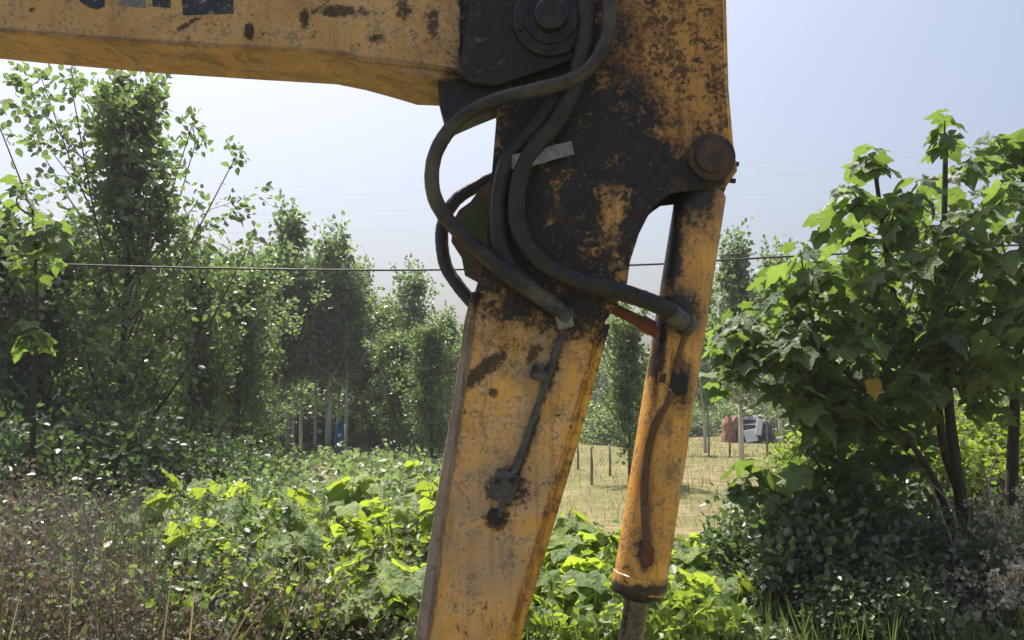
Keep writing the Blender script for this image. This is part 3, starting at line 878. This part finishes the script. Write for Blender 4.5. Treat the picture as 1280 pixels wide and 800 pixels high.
def plant_bush(name, meshes, px, d, label, group=None, rz=0.0, sc_=1.0, cat='bush'):
    x = (px - 640) / FPX * d
    o = empty(name, (x, d, -.03), label, cat, group, rz)
    o.scale = (sc_, sc_, sc_)
    link('stem', meshes[0], o)
    link('foliage', meshes[1], o, kind='stuff')
    return o
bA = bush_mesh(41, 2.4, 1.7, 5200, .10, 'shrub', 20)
bB = bush_mesh(42, 2.6, 1.2, 4200, .11, 'poplar_far', 18)
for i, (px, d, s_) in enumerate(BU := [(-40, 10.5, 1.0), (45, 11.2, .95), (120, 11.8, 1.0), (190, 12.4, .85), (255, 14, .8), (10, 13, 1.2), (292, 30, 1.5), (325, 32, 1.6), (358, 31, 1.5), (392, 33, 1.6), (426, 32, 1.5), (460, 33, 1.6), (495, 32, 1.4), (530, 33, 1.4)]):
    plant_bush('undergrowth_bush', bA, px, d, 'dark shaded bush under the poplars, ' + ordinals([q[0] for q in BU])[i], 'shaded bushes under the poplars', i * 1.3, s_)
for i, (px, d, s_) in enumerate(BU := [(300, 24, .8), (385, 31, .6), (460, 27, .6), (500, 28, .9), (560, 26, 1.0), (700, 40, 1.4), (745, 34, 1.1), (830, 44, 1.5), (870, 40, 1.2), (905, 46, 1.3), (1000, 36, 1.6), (1080, 34, 1.6), (1160, 36, 1.5), (1240, 40, 1.5)]):
    plant_bush('low_bush', bB, px, d, 'pale bush along the far field edge, ' + ordinals([q[0] for q in BU])[i], 'bushes along the far field edge', i * 1.1, s_)

# ------------------------------------------------------------------ broad-leaved tree on the right
def lobed_leaf(name, mat, lobes, seed, droop=.25, fold=.14):
    """flat-backed lobed leaf of unit length along +x, petiole end at origin, about 40 triangles"""
    r = random.Random(seed)
    half = []
    for (a, rad) in lobes:
        half.append((rad * math.cos(R(a)), rad * math.sin(R(a))))
    n = len(half)
    pts = half + [(x, -y) for x, y in half[::-1][1:]]
    vs = [(0.0, 0.0, 0.0)]
    def zz(x, y):
        return -droop * (x * abs(x)) - .28 * abs(y) ** 1.6 + fold * abs(y) * .9 + .075 * math.sin(6 * x + 7 * y + seed)
    for x, y in pts:
        vs.append((x, y, zz(x, y)))
    mids = []
    for x, y in pts:
        vs.append((x * .55, y * .55, zz(x * .55, y * .55)))
    m = len(pts)
    fs = []
    for i in range(m - 1):
        a, b = 1 + i, 2 + i
        c, d = 1 + m + i, 2 + m + i
        fs += [(a, b, d), (a, d, c), (0, c, d)]
    # petiole as a thin strip
    b = len(vs)
    vs += [(-.55, .012, -.22), (-.55, -.012, -.22), (-.55, 0, -.20), (0, .012, -.01), (0, -.012, -.01), (0, 0, .008)]
    fs += [(b, b + 1, b + 4), (b, b + 4, b + 3), (b + 1, b + 2, b + 5), (b + 1, b + 5, b + 4), (b + 2, b, b + 3), (b + 2, b + 3, b + 5)]
    me = bpy.data.meshes.new(name)
    me.from_pydata(vs, [], fs)
    me.polygons.foreach_set('use_smooth', [True] * len(fs))
    me.materials.append(M[mat])
    return me, np.array(vs), np.array(fs)
LB = [(172, .32), (150, .42), (126, .62), (110, .58), (92, .52), (76, .62), (58, .90), (46, .76), (33, .62), (22, .74), (11, .86), (0, 1.08)]
LC = [(170, .30), (145, .44), (118, .60), (95, .56), (72, .62), (54, .80), (40, .66), (28, .66), (14, .82), (0, 1.04)]
big = [lobed_leaf('leaf', 'big', LB, 1), lobed_leaf('leaf', 'big', LC, 2, .4), lobed_leaf('leaf', 'big', LB, 3, .45, .3)]
yel = lobed_leaf('leaf', 'yellow', LC, 4, .3)
weedl = [lobed_leaf('leaf', 'weed', LC, 5, .3), lobed_leaf('leaf', 'weed', LB, 6, .2), lobed_leaf('leaf', 'weed', [(160, .3), (120, .48), (85, .52), (55, .58), (28, .7), (10, .88), (0, 1.0)], 7, .35)]

def leaf_matrix(pos, out, up, size):
    x = Vector(out).normalized()
    z = Vector(up)
    z = (z - x * z.dot(x)).normalized()
    y = z.cross(x)
    m = Matrix((x, y, z)).transposed().to_4x4()
    m = Matrix.Translation(Vector(pos)) @ m @ Matrix.Scale(size, 4)
    return m

def leaf_mass(name, mats, protos, mat, r):
    vs, fs, tn = [], [], []
    b = 0
    for i, m in enumerate(mats):
        _, v, f = protos[i % len(protos)]
        A_ = np.array(m)
        vs.append(v @ A_[:3, :3].T + A_[:3, 3])
        fs.append(f + b)
        tn.append(np.full(len(f), np.clip(r.normal(.5, .25), 0, 1)))
        b += len(v)
    return tri_mesh(name, np.concatenate(vs), np.concatenate(fs), M[mat], np.concatenate(tn))

def broad_tree(name, base, stems, tips, fill, label, seed, sizes=(.22, .36), nmax=300, extra=(), cat='tree', whorl=7, fsizes=(.07, .16)):
    """stems: list of (polyline, r0, r1); tips: branch ends; fill(r) gives a random leaf point inside the crown"""
    r = np.random.default_rng(seed)
    rr = random.Random(seed)
    base = Vector(base)
    root = empty(name, base, label, cat)
    for pl, r0, r1 in stems:
        c = spline([Vector(p) for p in pl], 6)
        MB().tube(c, [r0 + (r1 - r0) * i / (len(c) - 1) for i in range(len(c))], 10, True, .05).build('trunk', M['bark_dark'], root, base)
    nodes = [Vector(p) for s_ in stems for p in spline([Vector(q) for q in s_[0]], 6)]
    mats = []
    def put(p, out, size, lift=0.0):
        out = Vector(out)
        upv = Vector((rr.gauss(0, .35), rr.gauss(0, .35), 1.0))
        mats.append((leaf_matrix(p, out, upv, size), size))
    for tp_ in tips:
        tp_ = Vector(tp_)
        cands = [q for q in nodes if q.z < tp_.z - .15] or nodes
        q = min(cands, key=lambda n_: (n_ - tp_).length + rr.random() * .25)
        mid = q.lerp(tp_, .55) + Vector((rr.gauss(0, .05), rr.gauss(0, .05), -.05))
        c = spline([q, mid, tp_], 5)
        MB().tube(c, [.016 * (1 - .65 * i / (len(c) - 1)) for i in range(len(c))], 6).build('branch', M['twig_green'], root, base)
        nodes.extend(c[4:])
        az = rr.random() * 6.28
        for k in range(whorl):
            a = az + k * 2.4
            el = R(rr.uniform(-38, 28))
            d = Vector((math.cos(a) * math.cos(el), math.sin(a) * math.cos(el), math.sin(el)))
            size = rr.uniform(*sizes) * (.8 if k < 3 else 1.0)
            pet = size * rr.uniform(.45, .8)
            p0 = tp_ - Vector((0, 0, .035 * k))
            pe = p0 + d * pet + Vector((0, 0, .04))
            put(pe, (d.x, d.y, d.z - rr.uniform(.2, .75)), size)
        for k in range(3, len(c) - 2, 2):
            for sgn in (1, -1):
                d = Vector((rr.gauss(0, 1), rr.gauss(0, 1), .15)).normalized()
                size = rr.uniform(*sizes)
                pe = c[k] + d * size * .6
                put(pe, (d.x, d.y, -rr.uniform(.2, .7)), size)
    for p, out in fill(rr):
        put(p, out, rr.uniform(*fsizes))
    # the leaves nearest to the viewer become parts of their own
    cp_ = Vector((0, 0, CAMZ))
    def vis(m):
        p = m[0].translation
        fx = 640 + FPX * p.x / p.y
        inside = 0 if fx < 1300 else 3
        return (p - cp_).length / m[1] * .25 + inside * 100
    mats.sort(key=vis)
    for k, (m, s_) in enumerate(mats[:nmax]):
        o = bpy.data.objects.new('leaf', big[k % 3][0])
        COL.objects.link(o)
        o.parent = root
        o.matrix_basis = Matrix.Translation(-base) @ m
    rest = [Matrix.Translation(-base) @ m for m, _ in mats[nmax:]]
    if rest:
        link('leaf_mass', leaf_mass('leaf_mass', rest, big, 'big_s', r), root, 'stuff')
    for (p, out, s_) in extra:
        o = bpy.data.objects.new('leaf', yel[0])
        COL.objects.link(o)
        o.parent = root
        o.matrix_basis = Matrix.Translation(-base) @ leaf_matrix(p, out, (.1, -.7, .6), s_)
        o['label'] = 'yellowed leaf among green ones'
    return root

D = 7.2
def poly_fill(cells, n):
    """random points in blobs given as (px, py, radius px, depth, depth spread)"""
    def f(rr):
        res = []
        w = sum(c[2] ** 2 for c in cells)
        for (px, py, rad, d, ds) in cells:
            for _ in range(int(n * rad * rad / w)):
                a, q = rr.random() * 6.28, math.sqrt(rr.random())
                p = P(px + math.cos(a) * q * rad, py + math.sin(a) * q * rad, d + rr.uniform(-ds, ds))
                az = rr.random() * 6.28
                res.append((p, (math.cos(az), math.sin(az), -rr.uniform(.15, .9))))
        return res
    return f
tipsA = [P(1181, 150, 7.0), P(1092, 190, 6.8), P(1060, 232, 6.6), P(1030, 268, 7.2), P(1000, 312, 6.7), P(968, 345, 7.0), P(945, 400, 6.9), P(930, 440, 6.6), P(1150, 225, 6.7), P(1120, 265, 6.5),
         P(1215, 195, 7.4), P(1040, 330, 6.5), P(1100, 340, 6.5), P(1000, 410, 6.5), P(990, 465, 6.6), P(1080, 420, 6.4), P(1160, 320, 6.4), P(1200, 270, 6.8), P(1010, 500, 6.6), P(1010, 560, 6.7), P(1180, 400, 6.6), P(1140, 470, 6.5), P(1060, 500, 6.8),
         P(1000, 612, 6.9), P(912, 425, 6.8), P(905, 465, 6.7), P(922, 390, 6.9), P(945, 600, 6.8), P(1060, 640, 6.8)]
stA = [([P(1216, 770, D), P(1206, 660, D), P(1192, 560, D), P(1184, 470, D), P(1180, 330, D), P(1182, 180, D)], .058, .02),
       ([P(1220, 770, D + .15), P(1205, 640, D + .1), P(1180, 560, D), P(1165, 470, D), P(1120, 380, D - .2), P(1094, 215, D - .4)], .046, .016),
       ([P(1216, 750, D), P(1180, 630, D - .1), P(1150, 570, D - .2), P(1090, 500, D - .4), P(1010, 420, D - .4)], .034, .012)]
fillA = poly_fill([(1120, 350, 95, 7.3, .8), (1010, 400, 62, 7.2, .6), (1185, 290, 60, 7.5, .7), (1080, 470, 95, 7.2, .6), (1200, 400, 90, 7.4, .8), (1030, 500, 40, 7.0, .4), (1040, 570, 45, 7.0, .4), (925, 440, 36, 6.9, .3), (1000, 640, 50, 6.9, .4), (1080, 630, 50, 7.0, .4), (930, 600, 22, 6.9, .2), (1120, 540, 50, 7.4, .4), (1150, 450, 60, 7.3, .5)], 1500)
broad_tree('broadleaf_tree', P(1216, 770, D).xy.to_3d(), stA, tipsA, fillA, 'broad-leaved tree with large lobed leaves filling the right side', 3, (.095, .195), 300,
           [(P(1092, 480, 6.35), (.2, -.1, -.9), .12)])
D2 = 7.8
tipsB = [P(1245, 175, 7.6), P(1285, 170, 7.7), P(1300, 230, 7.3), P(1262, 235, 7.0), P(1250, 300, 6.9), P(1320, 320, 7.2), P(1275, 380, 6.9), P(1235, 440, 6.9), P(1330, 430, 7.2), P(1390, 260, 7.6), P(1400, 350, 7.5)]
stB = [([P(1262, 770, D2), P(1264, 640, D2), P(1268, 520, D2), P(1275, 400, D2), P(1280, 190, D2)], .066, .02)]
fillB = poly_fill([(1280, 300, 90, 7.9, .8), (1290, 420, 90, 7.9, .8), (1370, 350, 90, 8.0, .8), (1240, 480, 50, 7.8, .5)], 520)
broad_tree('broadleaf_tree', P(1262, 770, D2).xy.to_3d(), stB, tipsB, fillB, 'dark straight-stemmed broad-leaved tree cut by the right edge', 8, (.12, .24), 200)
# sapling at the left edge with a few sunlit big leaves
D3 = 10.0
tipsC = [P(28, 232, 9.9), P(70, 282, 9.8), P(52, 292, 9.9), P(8, 262, 9.9), P(15, 330, 9.8), P(95, 300, 10.0), P(40, 415, 9.7)]
stC = [([P(40, 640, D3), P(42, 500, D3), P(46, 380, D3), P(40, 250, D3)], .04, .012)]
broad_tree('broadleaf_sapling', P(40, 640, D3).xy.to_3d(), stC, tipsC[:3] + tipsC[-1:], poly_fill([(25, 310, 55, 10, .5)], 60), 'sapling with big sunlit leaves at the left edge', 9, (.14, .24), 300, whorl=4)

# ------------------------------------------------------------------ undergrowth in front
def xy(px, d):
    return ((px - 640) / FPX * d, d)

def weed(px, d, h, nl, ls, seed, label, group, protos=weedl, dry=False):
    """upright broad-leaved weed: stalk plus leaves, each leaf its own part"""
    rr = random.Random(seed)
    x, y = xy(px, d)
    base = Vector((x, y, -.03))
    root = empty('broadleaf_weed', base, label, 'weed', group)
    st = MB()
    ns = max(1, nl // 9)
    for s_ in range(ns):
        e = base + Vector((rr.gauss(0, .16), rr.gauss(0, .13), h * rr.uniform(.7, 1.0)))
        c = spline([base + Vector((rr.gauss(0, .02), rr.gauss(0, .02), 0)), base.lerp(e, .55) + Vector((rr.gauss(0, .04), 0, 0)), e], 5)
        st.tube(c, [.009 * (1 - .6 * i / (len(c) - 1)) for i in range(len(c))], 5, False)
        for k in range(nl // ns):
            w = .25 + .75 * (k + 1) / (nl / ns)
            p = c[min(int(w * (len(c) - 1)), len(c) - 1)]
            az = rr.random() * 6.28
            d_ = Vector((math.cos(az), math.sin(az), .25))
            size = ls * rr.uniform(.6, 1.2)
            pe = p + d_ * size * .55
            st.tube([p, pe], [.004, .003], 4, False)
            o = bpy.data.objects.new('leaf', protos[rr.randrange(3)][0])
            COL.objects.link(o)
            o.parent = root
            o.matrix_basis = leaf_matrix(pe - base, (d_.x, d_.y, -rr.uniform(.05, .7)), (rr.gauss(0, .3), rr.gauss(0, .3), 1), size)
    st.build('stalk', M['twig_green'], root, base)
    return root
rr = random.Random(77)
gW = 'bright broad-leaved weeds in the foreground'
spots = [(225, 7.2, .7, 20, .16), (275, 6.9, .62, 20, .16), (180, 7.6, .8, 16, .15), (265, 9.2, .9, 18, .16), (315, 9.4, .85, 18, .16), (205, 8.6, .98, 20, .17), (245, 8.2, .92, 18, .17), (300, 7.8, .86, 20, .16), (345, 8.4, .92, 18, .16), (375, 6.8, .62, 20, .16), (410, 7.6, .72, 22, .16), (440, 8.8, .86, 20, .15),
         (470, 7.2, .66, 22, .16), (500, 8.2, .86, 22, .16), (520, 9.4, 1.0, 22, .16), (545, 7.6, .76, 22, .17), (455, 6.2, .42, 20, .16), (510, 6.3, .46, 20, .16), (400, 6.3, .36, 18, .15),
         (330, 6.6, .42, 14, .15), (560, 8.9, .8, 20, .15), (690, 7.0, .62, 22, .16), (720, 6.4, .46, 22, .16), (745, 7.4, .6, 22, .15), (760, 6.8, .4, 20, .15), (700, 8.4, .62, 18, .14), (665, 6.2, .36, 20, .16),
         (850, 6.9, .52, 20, .15), (885, 6.5, .42, 18, .15), (868, 7.6, .62, 16, .15), (840, 6.1, .24, 16, .14), (905, 7.8, .5, 18, .14), (790, 6.2, .2, 14, .14), (735, 9.2, .45, 14, .13), (580, 6.2, .4, 14, .15)]
where = ['left of the stick', 'between stick and cylinder', 'right of the cylinder rod']
for i, (px, d, h, nl, ls) in enumerate(spots):
    w = 0 if px < 600 else (1 if px < 800 else 2)
    same = [q[0] for q in spots if (0 if q[0] < 600 else (1 if q[0] < 800 else 2)) == w]
    nth = ordinals(same)[same.index(px)]
    weed(px, d, h * (1.05 if 350 < px < 600 else .97 if px <= 350 else 1.05), int(nl * 1.2), ls * 1.3, 100 + i, 'bright broad-leaved weed ' + where[w] + ', ' + nth, gW + ' ' + where[w])

def stems_mass(n, xr, yr, hr, seed, rad=.003, bend=.25, mass=None):
    """many thin stems in one mesh"""
    r = random.Random(seed)
    mb = MB()
    for _ in range(n):
        d = r.uniform(*yr)
        px = r.uniform(*xr)
        x, y = xy(px, d)
        h = r.uniform(*hr)
        a = r.random() * 6.28
        b = bend * h * r.uniform(.2, 1.4)
        p = Vector((x, y, -.03))
        e = p + Vector((math.cos(a) * b, math.sin(a) * b, h))
        m_ = p.lerp(e, .55) + Vector((-math.cos(a) * b * .25, 0, h * .08))
        mb.tube([p, m_, e], [rad, rad * .8, rad * .3], 3, False)
    return mb

def ground_leaves(n, xr, yr, zf, ls, mat, seed, name, label, up=.6, droop=.2, wid=.62):
    r = np.random.default_rng(seed)
    d = r.uniform(*yr, n)
    px = r.uniform(*xr, n)
    lump = .5 + .5 * np.sin(px * .021 + 1.7 * np.sin(d * 2.1)) * np.cos(d * 1.7 + px * .006)
    lump = np.clip(lump + .35 * np.sin(px * .11 + d * 5.3) * np.sin(d * 3.7 - px * .05), 0, 1.2)
    z = zf(px, d) * (.2 + .8 * lump) * r.random(n) ** .8
    cen = np.stack([(px - 640) / FPX * d, d, np.maximum(z, .01)], 1)
    out = r.normal(0, 1, (n, 3))
    me = leaf_cloud(name, cen, out, ls * r.uniform(.5, 1.35, n), M[mat], r, up, droop, wid)
    return tag(link(name, me), label, kind='stuff')

# dry bramble on the left
stems_mass(1300, (-80, 240), (5.4, 9.8), (.3, 1.0), 1, .0035, .4).build('dry_stems', M['twig'], kind='stuff', label='tangle of thin dry brown stems at the lower left')
ground_leaves(22000, (-90, 340), (5.4, 10.2), lambda p, d: 1.05 - .0030 * np.clip(p - 60, 0, 220), .042, 'dry', 2, 'dry_undergrowth', 'dry brown leaf litter and dead weeds at the lower left')
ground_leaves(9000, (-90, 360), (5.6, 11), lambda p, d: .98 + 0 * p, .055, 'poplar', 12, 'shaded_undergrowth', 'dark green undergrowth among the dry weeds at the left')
# green ground cover in the middle and right
ground_leaves(6500, (200, 640), (5.6, 11.5), lambda p, d: .62 + .12 * np.sin(p * .03), .07, 'weed_s', 3, 'ground_cover', 'low green ground cover left of the stick')
ground_leaves(9000, (230, 620), (5.6, 9.5), lambda p, d: .55 + 0 * p, .045, 'dry', 33, 'dead_leaves', 'dead brown leaves among the green weeds')
ground_leaves(7000, (620, 930), (5.6, 8.6), lambda p, d: .42 + 0 * p, .08, 'weed_s', 4, 'ground_cover', 'low green ground cover between stick and shrub')
ground_leaves(7000, (230, 660), (11.5, 26), lambda p, d: .55 + 0 * p, .13, 'poplar_far', 5, 'pale_crop', 'pale green low crop in front of the plantation')
# dark shrubs lower right
bS = bush_mesh(51, 1.5, 1.02, 6500, .065, 'shrub', 26)
for i, (px, d, s_, lb) in enumerate([(960, 6.9, .86, 'dark small-leaved shrub right of the cylinder rod'), (1040, 6.7, .98, 'dark small-leaved shrub in the middle of the lower right'), (1118, 6.8, .95, 'dark small-leaved shrub beside the leaning stem'),
                                     (1165, 7.6, 1.0, 'dark small-leaved shrub behind the twin stems'), (1010, 7.8, 1.0, 'dark small-leaved shrub behind the others'), (1085, 6.0, .6, 'low dark shrub at the bottom of the picture')]):
    plant_bush('shrub', bS, px, d, lb, 'dark shrubs at the lower right', i * 1.9, s_, 'shrub')
ground_leaves(5000, (900, 1290), (5.6, 8.4), lambda p, d: .3 + 0 * p, .07, 'shrub', 6, 'ground_cover', 'dark ground cover at the lower right')
bG = bush_mesh(53, 2.2, 1.9, 5200, .10, 'weed_s', 20)
for i, (px, d, s_, lb) in enumerate([(1105, 11.5, .95, 'mid-green bush behind the broad-leaved tree'), (1160, 13.0, 1.0, 'mid-green bush behind the twin stems'), (1300, 12.0, 1.0, 'mid-green bush behind the straight trunk at the right edge'), (1030, 12.5, .75, 'low mid-green bush at the edge of the field')]):
    plant_bush('field_bush', bG, px, d, lb, 'bushes behind the broad-leaved trees', i * 1.4, s_)
# dried seed-head plants on the right
def dried(px, d, h, seed, label):
    r = np.random.default_rng(seed)
    x, y = xy(px, d)
    base = Vector((x, y, -.03))
    root = empty('dried_weed', base, label, 'dried weed', 'dried seed-head weeds by the right trunk')
    st = MB()
    cen = []
    for k in range(16):
        e = base + Vector((r.normal(0, .15), r.normal(0, .15), h * r.uniform(.4, 1.1)))
        c = spline([base, base.lerp(e, .6) + Vector((r.normal(0, .03), 0, 0)), e], 4)
        st.tube(c, .004, 4, False)
        for q in (3, 5, 6, 7, 8):
            p = np.array(c[q]) + r.normal(0, .04, 3)
            cen.append(p + r.normal(0, .016, (12, 3)))
    st.build('stalk', M['twig'], root, base)
    cen = np.concatenate(cen) - np.array(base)
    link('seed_head', leaf_cloud('seed_head', cen, r.normal(0, 1, cen.shape), .026 * r.uniform(.6, 1.4, len(cen)), M['seed'], r, .3, 0, .8), root, 'stuff')
for i, (px, d, h, lb) in enumerate([(1225, 6.9, .95, 'pale dried weed left of the straight trunk'), (1245, 6.6, .86, 'pale dried weed against the straight trunk'), (1238, 6.2, .55, 'low pale dried weed at the bottom right'), (1262, 6.9, .95, 'pale dried weed right beside the straight trunk'), (1215, 6.3, .45, 'short pale dried weed at the foot of the twin stems')]):
    dried(px, d, h, 60 + i, lb)
# bare arching branches
for i, (pl, lb) in enumerate([([(1192, 745), (1193, 690), (1196, 655), (1184, 625), (1160, 600)], 'pale bare branch arching left of the twin stems'), ([(1196, 750), (1190, 680), (1175, 640), (1166, 612)], 'thin bare branch leaning with the pale one'),
                              ([(100, 760), (98, 725), (104, 705), (110, 690)], 'pale dead stalk standing in the dry weeds'), ([(1228, 700), (1234, 610), (1222, 565)], 'thin twig forking up in front of the field'), ([(1234, 700), (1236, 610), (1248, 560)], 'thin twig to the right of the forking one')]):
    c = spline([P(a, b, 6.4 if i < 3 else 8.6) for a, b in pl], 6)
    o = MB().tube(c, [.011 * (1 - .6 * k / (len(c) - 1)) for k in range(len(c))], 6).build('bare_branch', M['twig'])
    tag(o, lb, 'branch')

# dry grass in the field, greener tufts
def grass(name, n, xr, yr, h, mat, seed, label, w=.07):
    r = np.random.default_rng(seed)
    d = np.sqrt(r.uniform(yr[0] ** 2, yr[1] ** 2, n))
    px = r.uniform(*xr, n)
    cen = np.stack([(px - 640) / FPX * d, d, np.full(n, -.02)], 1)
    out = r.normal(0, .28, (n, 3))
    out[:, 2] = 1
    nr = r.normal(0, 1, (n, 3))
    v, f = leaf_quads(cen, out, nr, h * r.uniform(.4, 1.4, n), w, w)
    me = tri_mesh(name, v, f, M[mat], np.repeat(np.clip(r.normal(.5, .28, n), 0, 1), NT_LEAF))
    return tag(link(name, me), label, kind='stuff')
grass('dry_grass', 22000, (640, 1290), (8.5, 45), .12, 'straw', 1, 'dry straw-coloured stubble in the field', .04)
grass('green_grass', 22000, (640, 1290), (9, 60), .15, 'grass', 2, 'thin green grass in the field', .05)
grass('weed_grass', 2200, (560, 1290), (5.4, 8.5), .3, 'grass', 3, 'green grass blades among the foreground weeds', .025)
grass('dead_grass', 500, (-90, 420), (5.2, 9), .55, 'straw', 4, 'pale dead grass blades at the lower left', .016)

# ------------------------------------------------------------------ things in the field
r = random.Random(4)
M['post'] = simple('weathered_post', (.20, .17, .13), (.36, .32, .26), 14, .85, 0, .4)
M['wire'] = simple('dark_cable', (.03, .03, .032), (.06, .06, .06), 30, .6, 0, 0)
for px, top, d, lb in [(911, 520, 26, 'thin wooden stake left of the covered heap'), (957, 488, 25, 'tall pale stake right of the covered heap'), (885, 512, 27, 'pale stake close to the cylinder edge'), (739, 560, 17, 'short stake between stick and cylinder'),
                       (722, 552, 20, 'stake close to the right edge of the stick'), (762, 556, 19, 'thin stake left of the cylinder'), (432, 530, 22, 'pale stake beside the blue sack'), (338, 520, 24, 'pale stake in the crop at the left')]:
    p = P(px, top, d)
    o = MB().tube([(p.x, d, -.1), (p.x + .01, d, p.z * .5), (p.x - .01, d, p.z)], [.03, .028, .024], 7, True, .1).build('fence_stake', M['post'])
    tag(o, lb, 'stake', 'stakes in the field')
for k, (a, b, lb) in enumerate([(P(885, 516, 27), P(957, 494, 25), 'thin fence wire between stakes'), (P(957, 494, 25), P(1100, 492, 24), 'thin fence wire running behind the broad-leaved tree')]):
    c = spline([a, a.lerp(b, .5) - Vector((0, 0, .06)), b], 6)
    tag(MB().tube(c, .008, 5).build('fence_wire', M['steel']), lb, 'wire')

def cable(name, pts, rad, label, group=None):
    c = spline(pts, 10)
    tag(MB().tube(c, rad, 6).build(name, M['wire']), label, 'cable', group)
cable('overhead_cable', [P(-300, 322, 10.6), P(0, 328.5, 10.6), P(250, 335, 10.6), P(520, 337.5, 10.6), P(800, 331, 10.6), P(960, 322, 10.6), P(1400, 300, 10.6)], .0125, 'dark cable crossing the picture at mid height in front of the poplars')
for i, (y0, y1) in enumerate(((243, 220), (254, 236), (272, 259), (292, 285))):
    cable('power_line', [P(-400, y0 + 16, 90), P(210, y0, 90), P(600, y1, 90), P(1500, y1 - 40, 90)], .004, ['topmost faint power line', 'second faint power line from the top', 'third faint power line from the top', 'lowest faint power line'][i] + ' in the sky left of the stick', 'far power lines')

# covered heap with white sheets
M['tarp'] = simple('dark_tarp', (.018, .02, .035), (.05, .05, .07), 4, .6, 0, .5)
M['sheet'] = simple('white_sheet', (.62, .66, .74), (.75, .78, .82), 6, .6, 0, .3)
M['brownred'] = simple('faded_red_cover', (.24, .10, .07), (.34, .18, .13), 6, .75, 0, .5)
M['blue'] = simple('blue_plastic', (.01, .13, .24), (.02, .20, .33), 8, .45, 0, .4)
def lump(base, sx, sy, sz, seed, n=12, m=7, pw=.6):
    r = random.Random(seed)
    vs, fs = [], []
    for j in range(m + 1):
        for k in range(n):
            a = 2 * math.pi * k / n
            e = math.pi / 2 * j / m
            q = math.cos(e) ** pw
            cx_ = math.copysign(abs(math.cos(a)) ** .7, math.cos(a))
            cy_ = math.copysign(abs(math.sin(a)) ** .7, math.sin(a))
            g = 1 + r.uniform(-.1, .1)
            vs.append((base[0] + cx_ * q * sx * g, base[1] + cy_ * q * sy * g, base[2] + math.sin(e) ** .8 * sz * g))
    for j in range(m):
        for k in range(n):
            fs.append((j * n + k, j * n + (k + 1) % n, (j + 1) * n + (k + 1) % n, (j + 1) * n + k))
    return MB().add(vs, fs)
d = 33.0
hp = P(936, 549, d)
hp.z = -.03
heap = empty('covered_heap', hp, 'heap under dark tarp with white sheets at the far field edge', 'heap')
lump((hp.x + .15, d, -.03), .80, .6, 1.0, 1).build('tarp', M['tarp'], heap, hp)
lump((hp.x - .62, d + .1, -.03), .36, .4, 1.02, 2).build('red_cover', M['brownred'], heap, hp)
q = Vector((hp.x - .10, d - .66, .30))
MB().box(q, .44, .05, .46, Matrix.Rotation(R(-12), 3, 'Y') @ Matrix.Rotation(R(-14), 3, 'X')).build('white_sheet', M['sheet'], heap, hp, .01)
q = Vector((hp.x + .22, d - .62, .62))
MB().box(q, .22, .05, .62, Matrix.Rotation(R(14), 3, 'Y') @ Matrix.Rotation(R(-18), 3, 'X')).build('white_sheet', M['sheet'], heap, hp, .01)
# blue sack by the pale trunks
bs = P(424, 566, 25)
bs.z = -.03
sack = empty('blue_sack', bs, 'upright blue plastic sack among the pale trunks left of the stick', 'sack')
lump((bs.x, 25, -.03), .17, .14, .92, 5, 10, 8, .35).build('bag', M['blue'], sack, bs)
MB().tube([(bs.x, 25, .86), (bs.x + .01, 25, .96), (bs.x + .05, 25, 1.04)], [.05, .035, .08], 8, True, .2).build('tied_neck', M['blue'], sack, bs)
MB().box((bs.x + .03, 24.83, .62), .09, .02, .09).build('white_patch', M['sheet'], sack, bs)

# ------------------------------------------------------------------ summer haze
t = NT('haze_air')
t.n.remove(t.bsdf)
pv = t.new('ShaderNodeVolumePrincipled')
pv.inputs['Color'].default_value = (.92, .95, 1.0, 1)
pv.inputs['Density'].default_value = .0011
pv.inputs['Anisotropy'].default_value = .2
t.ln(pv.outputs[0], t.out.inputs['Volume'])
o = MB().box((0, 45, 6.0), 260, 200, 14.5).build('haze', t.m)
tag(o, 'thin summer haze over the field', kind='stuff')
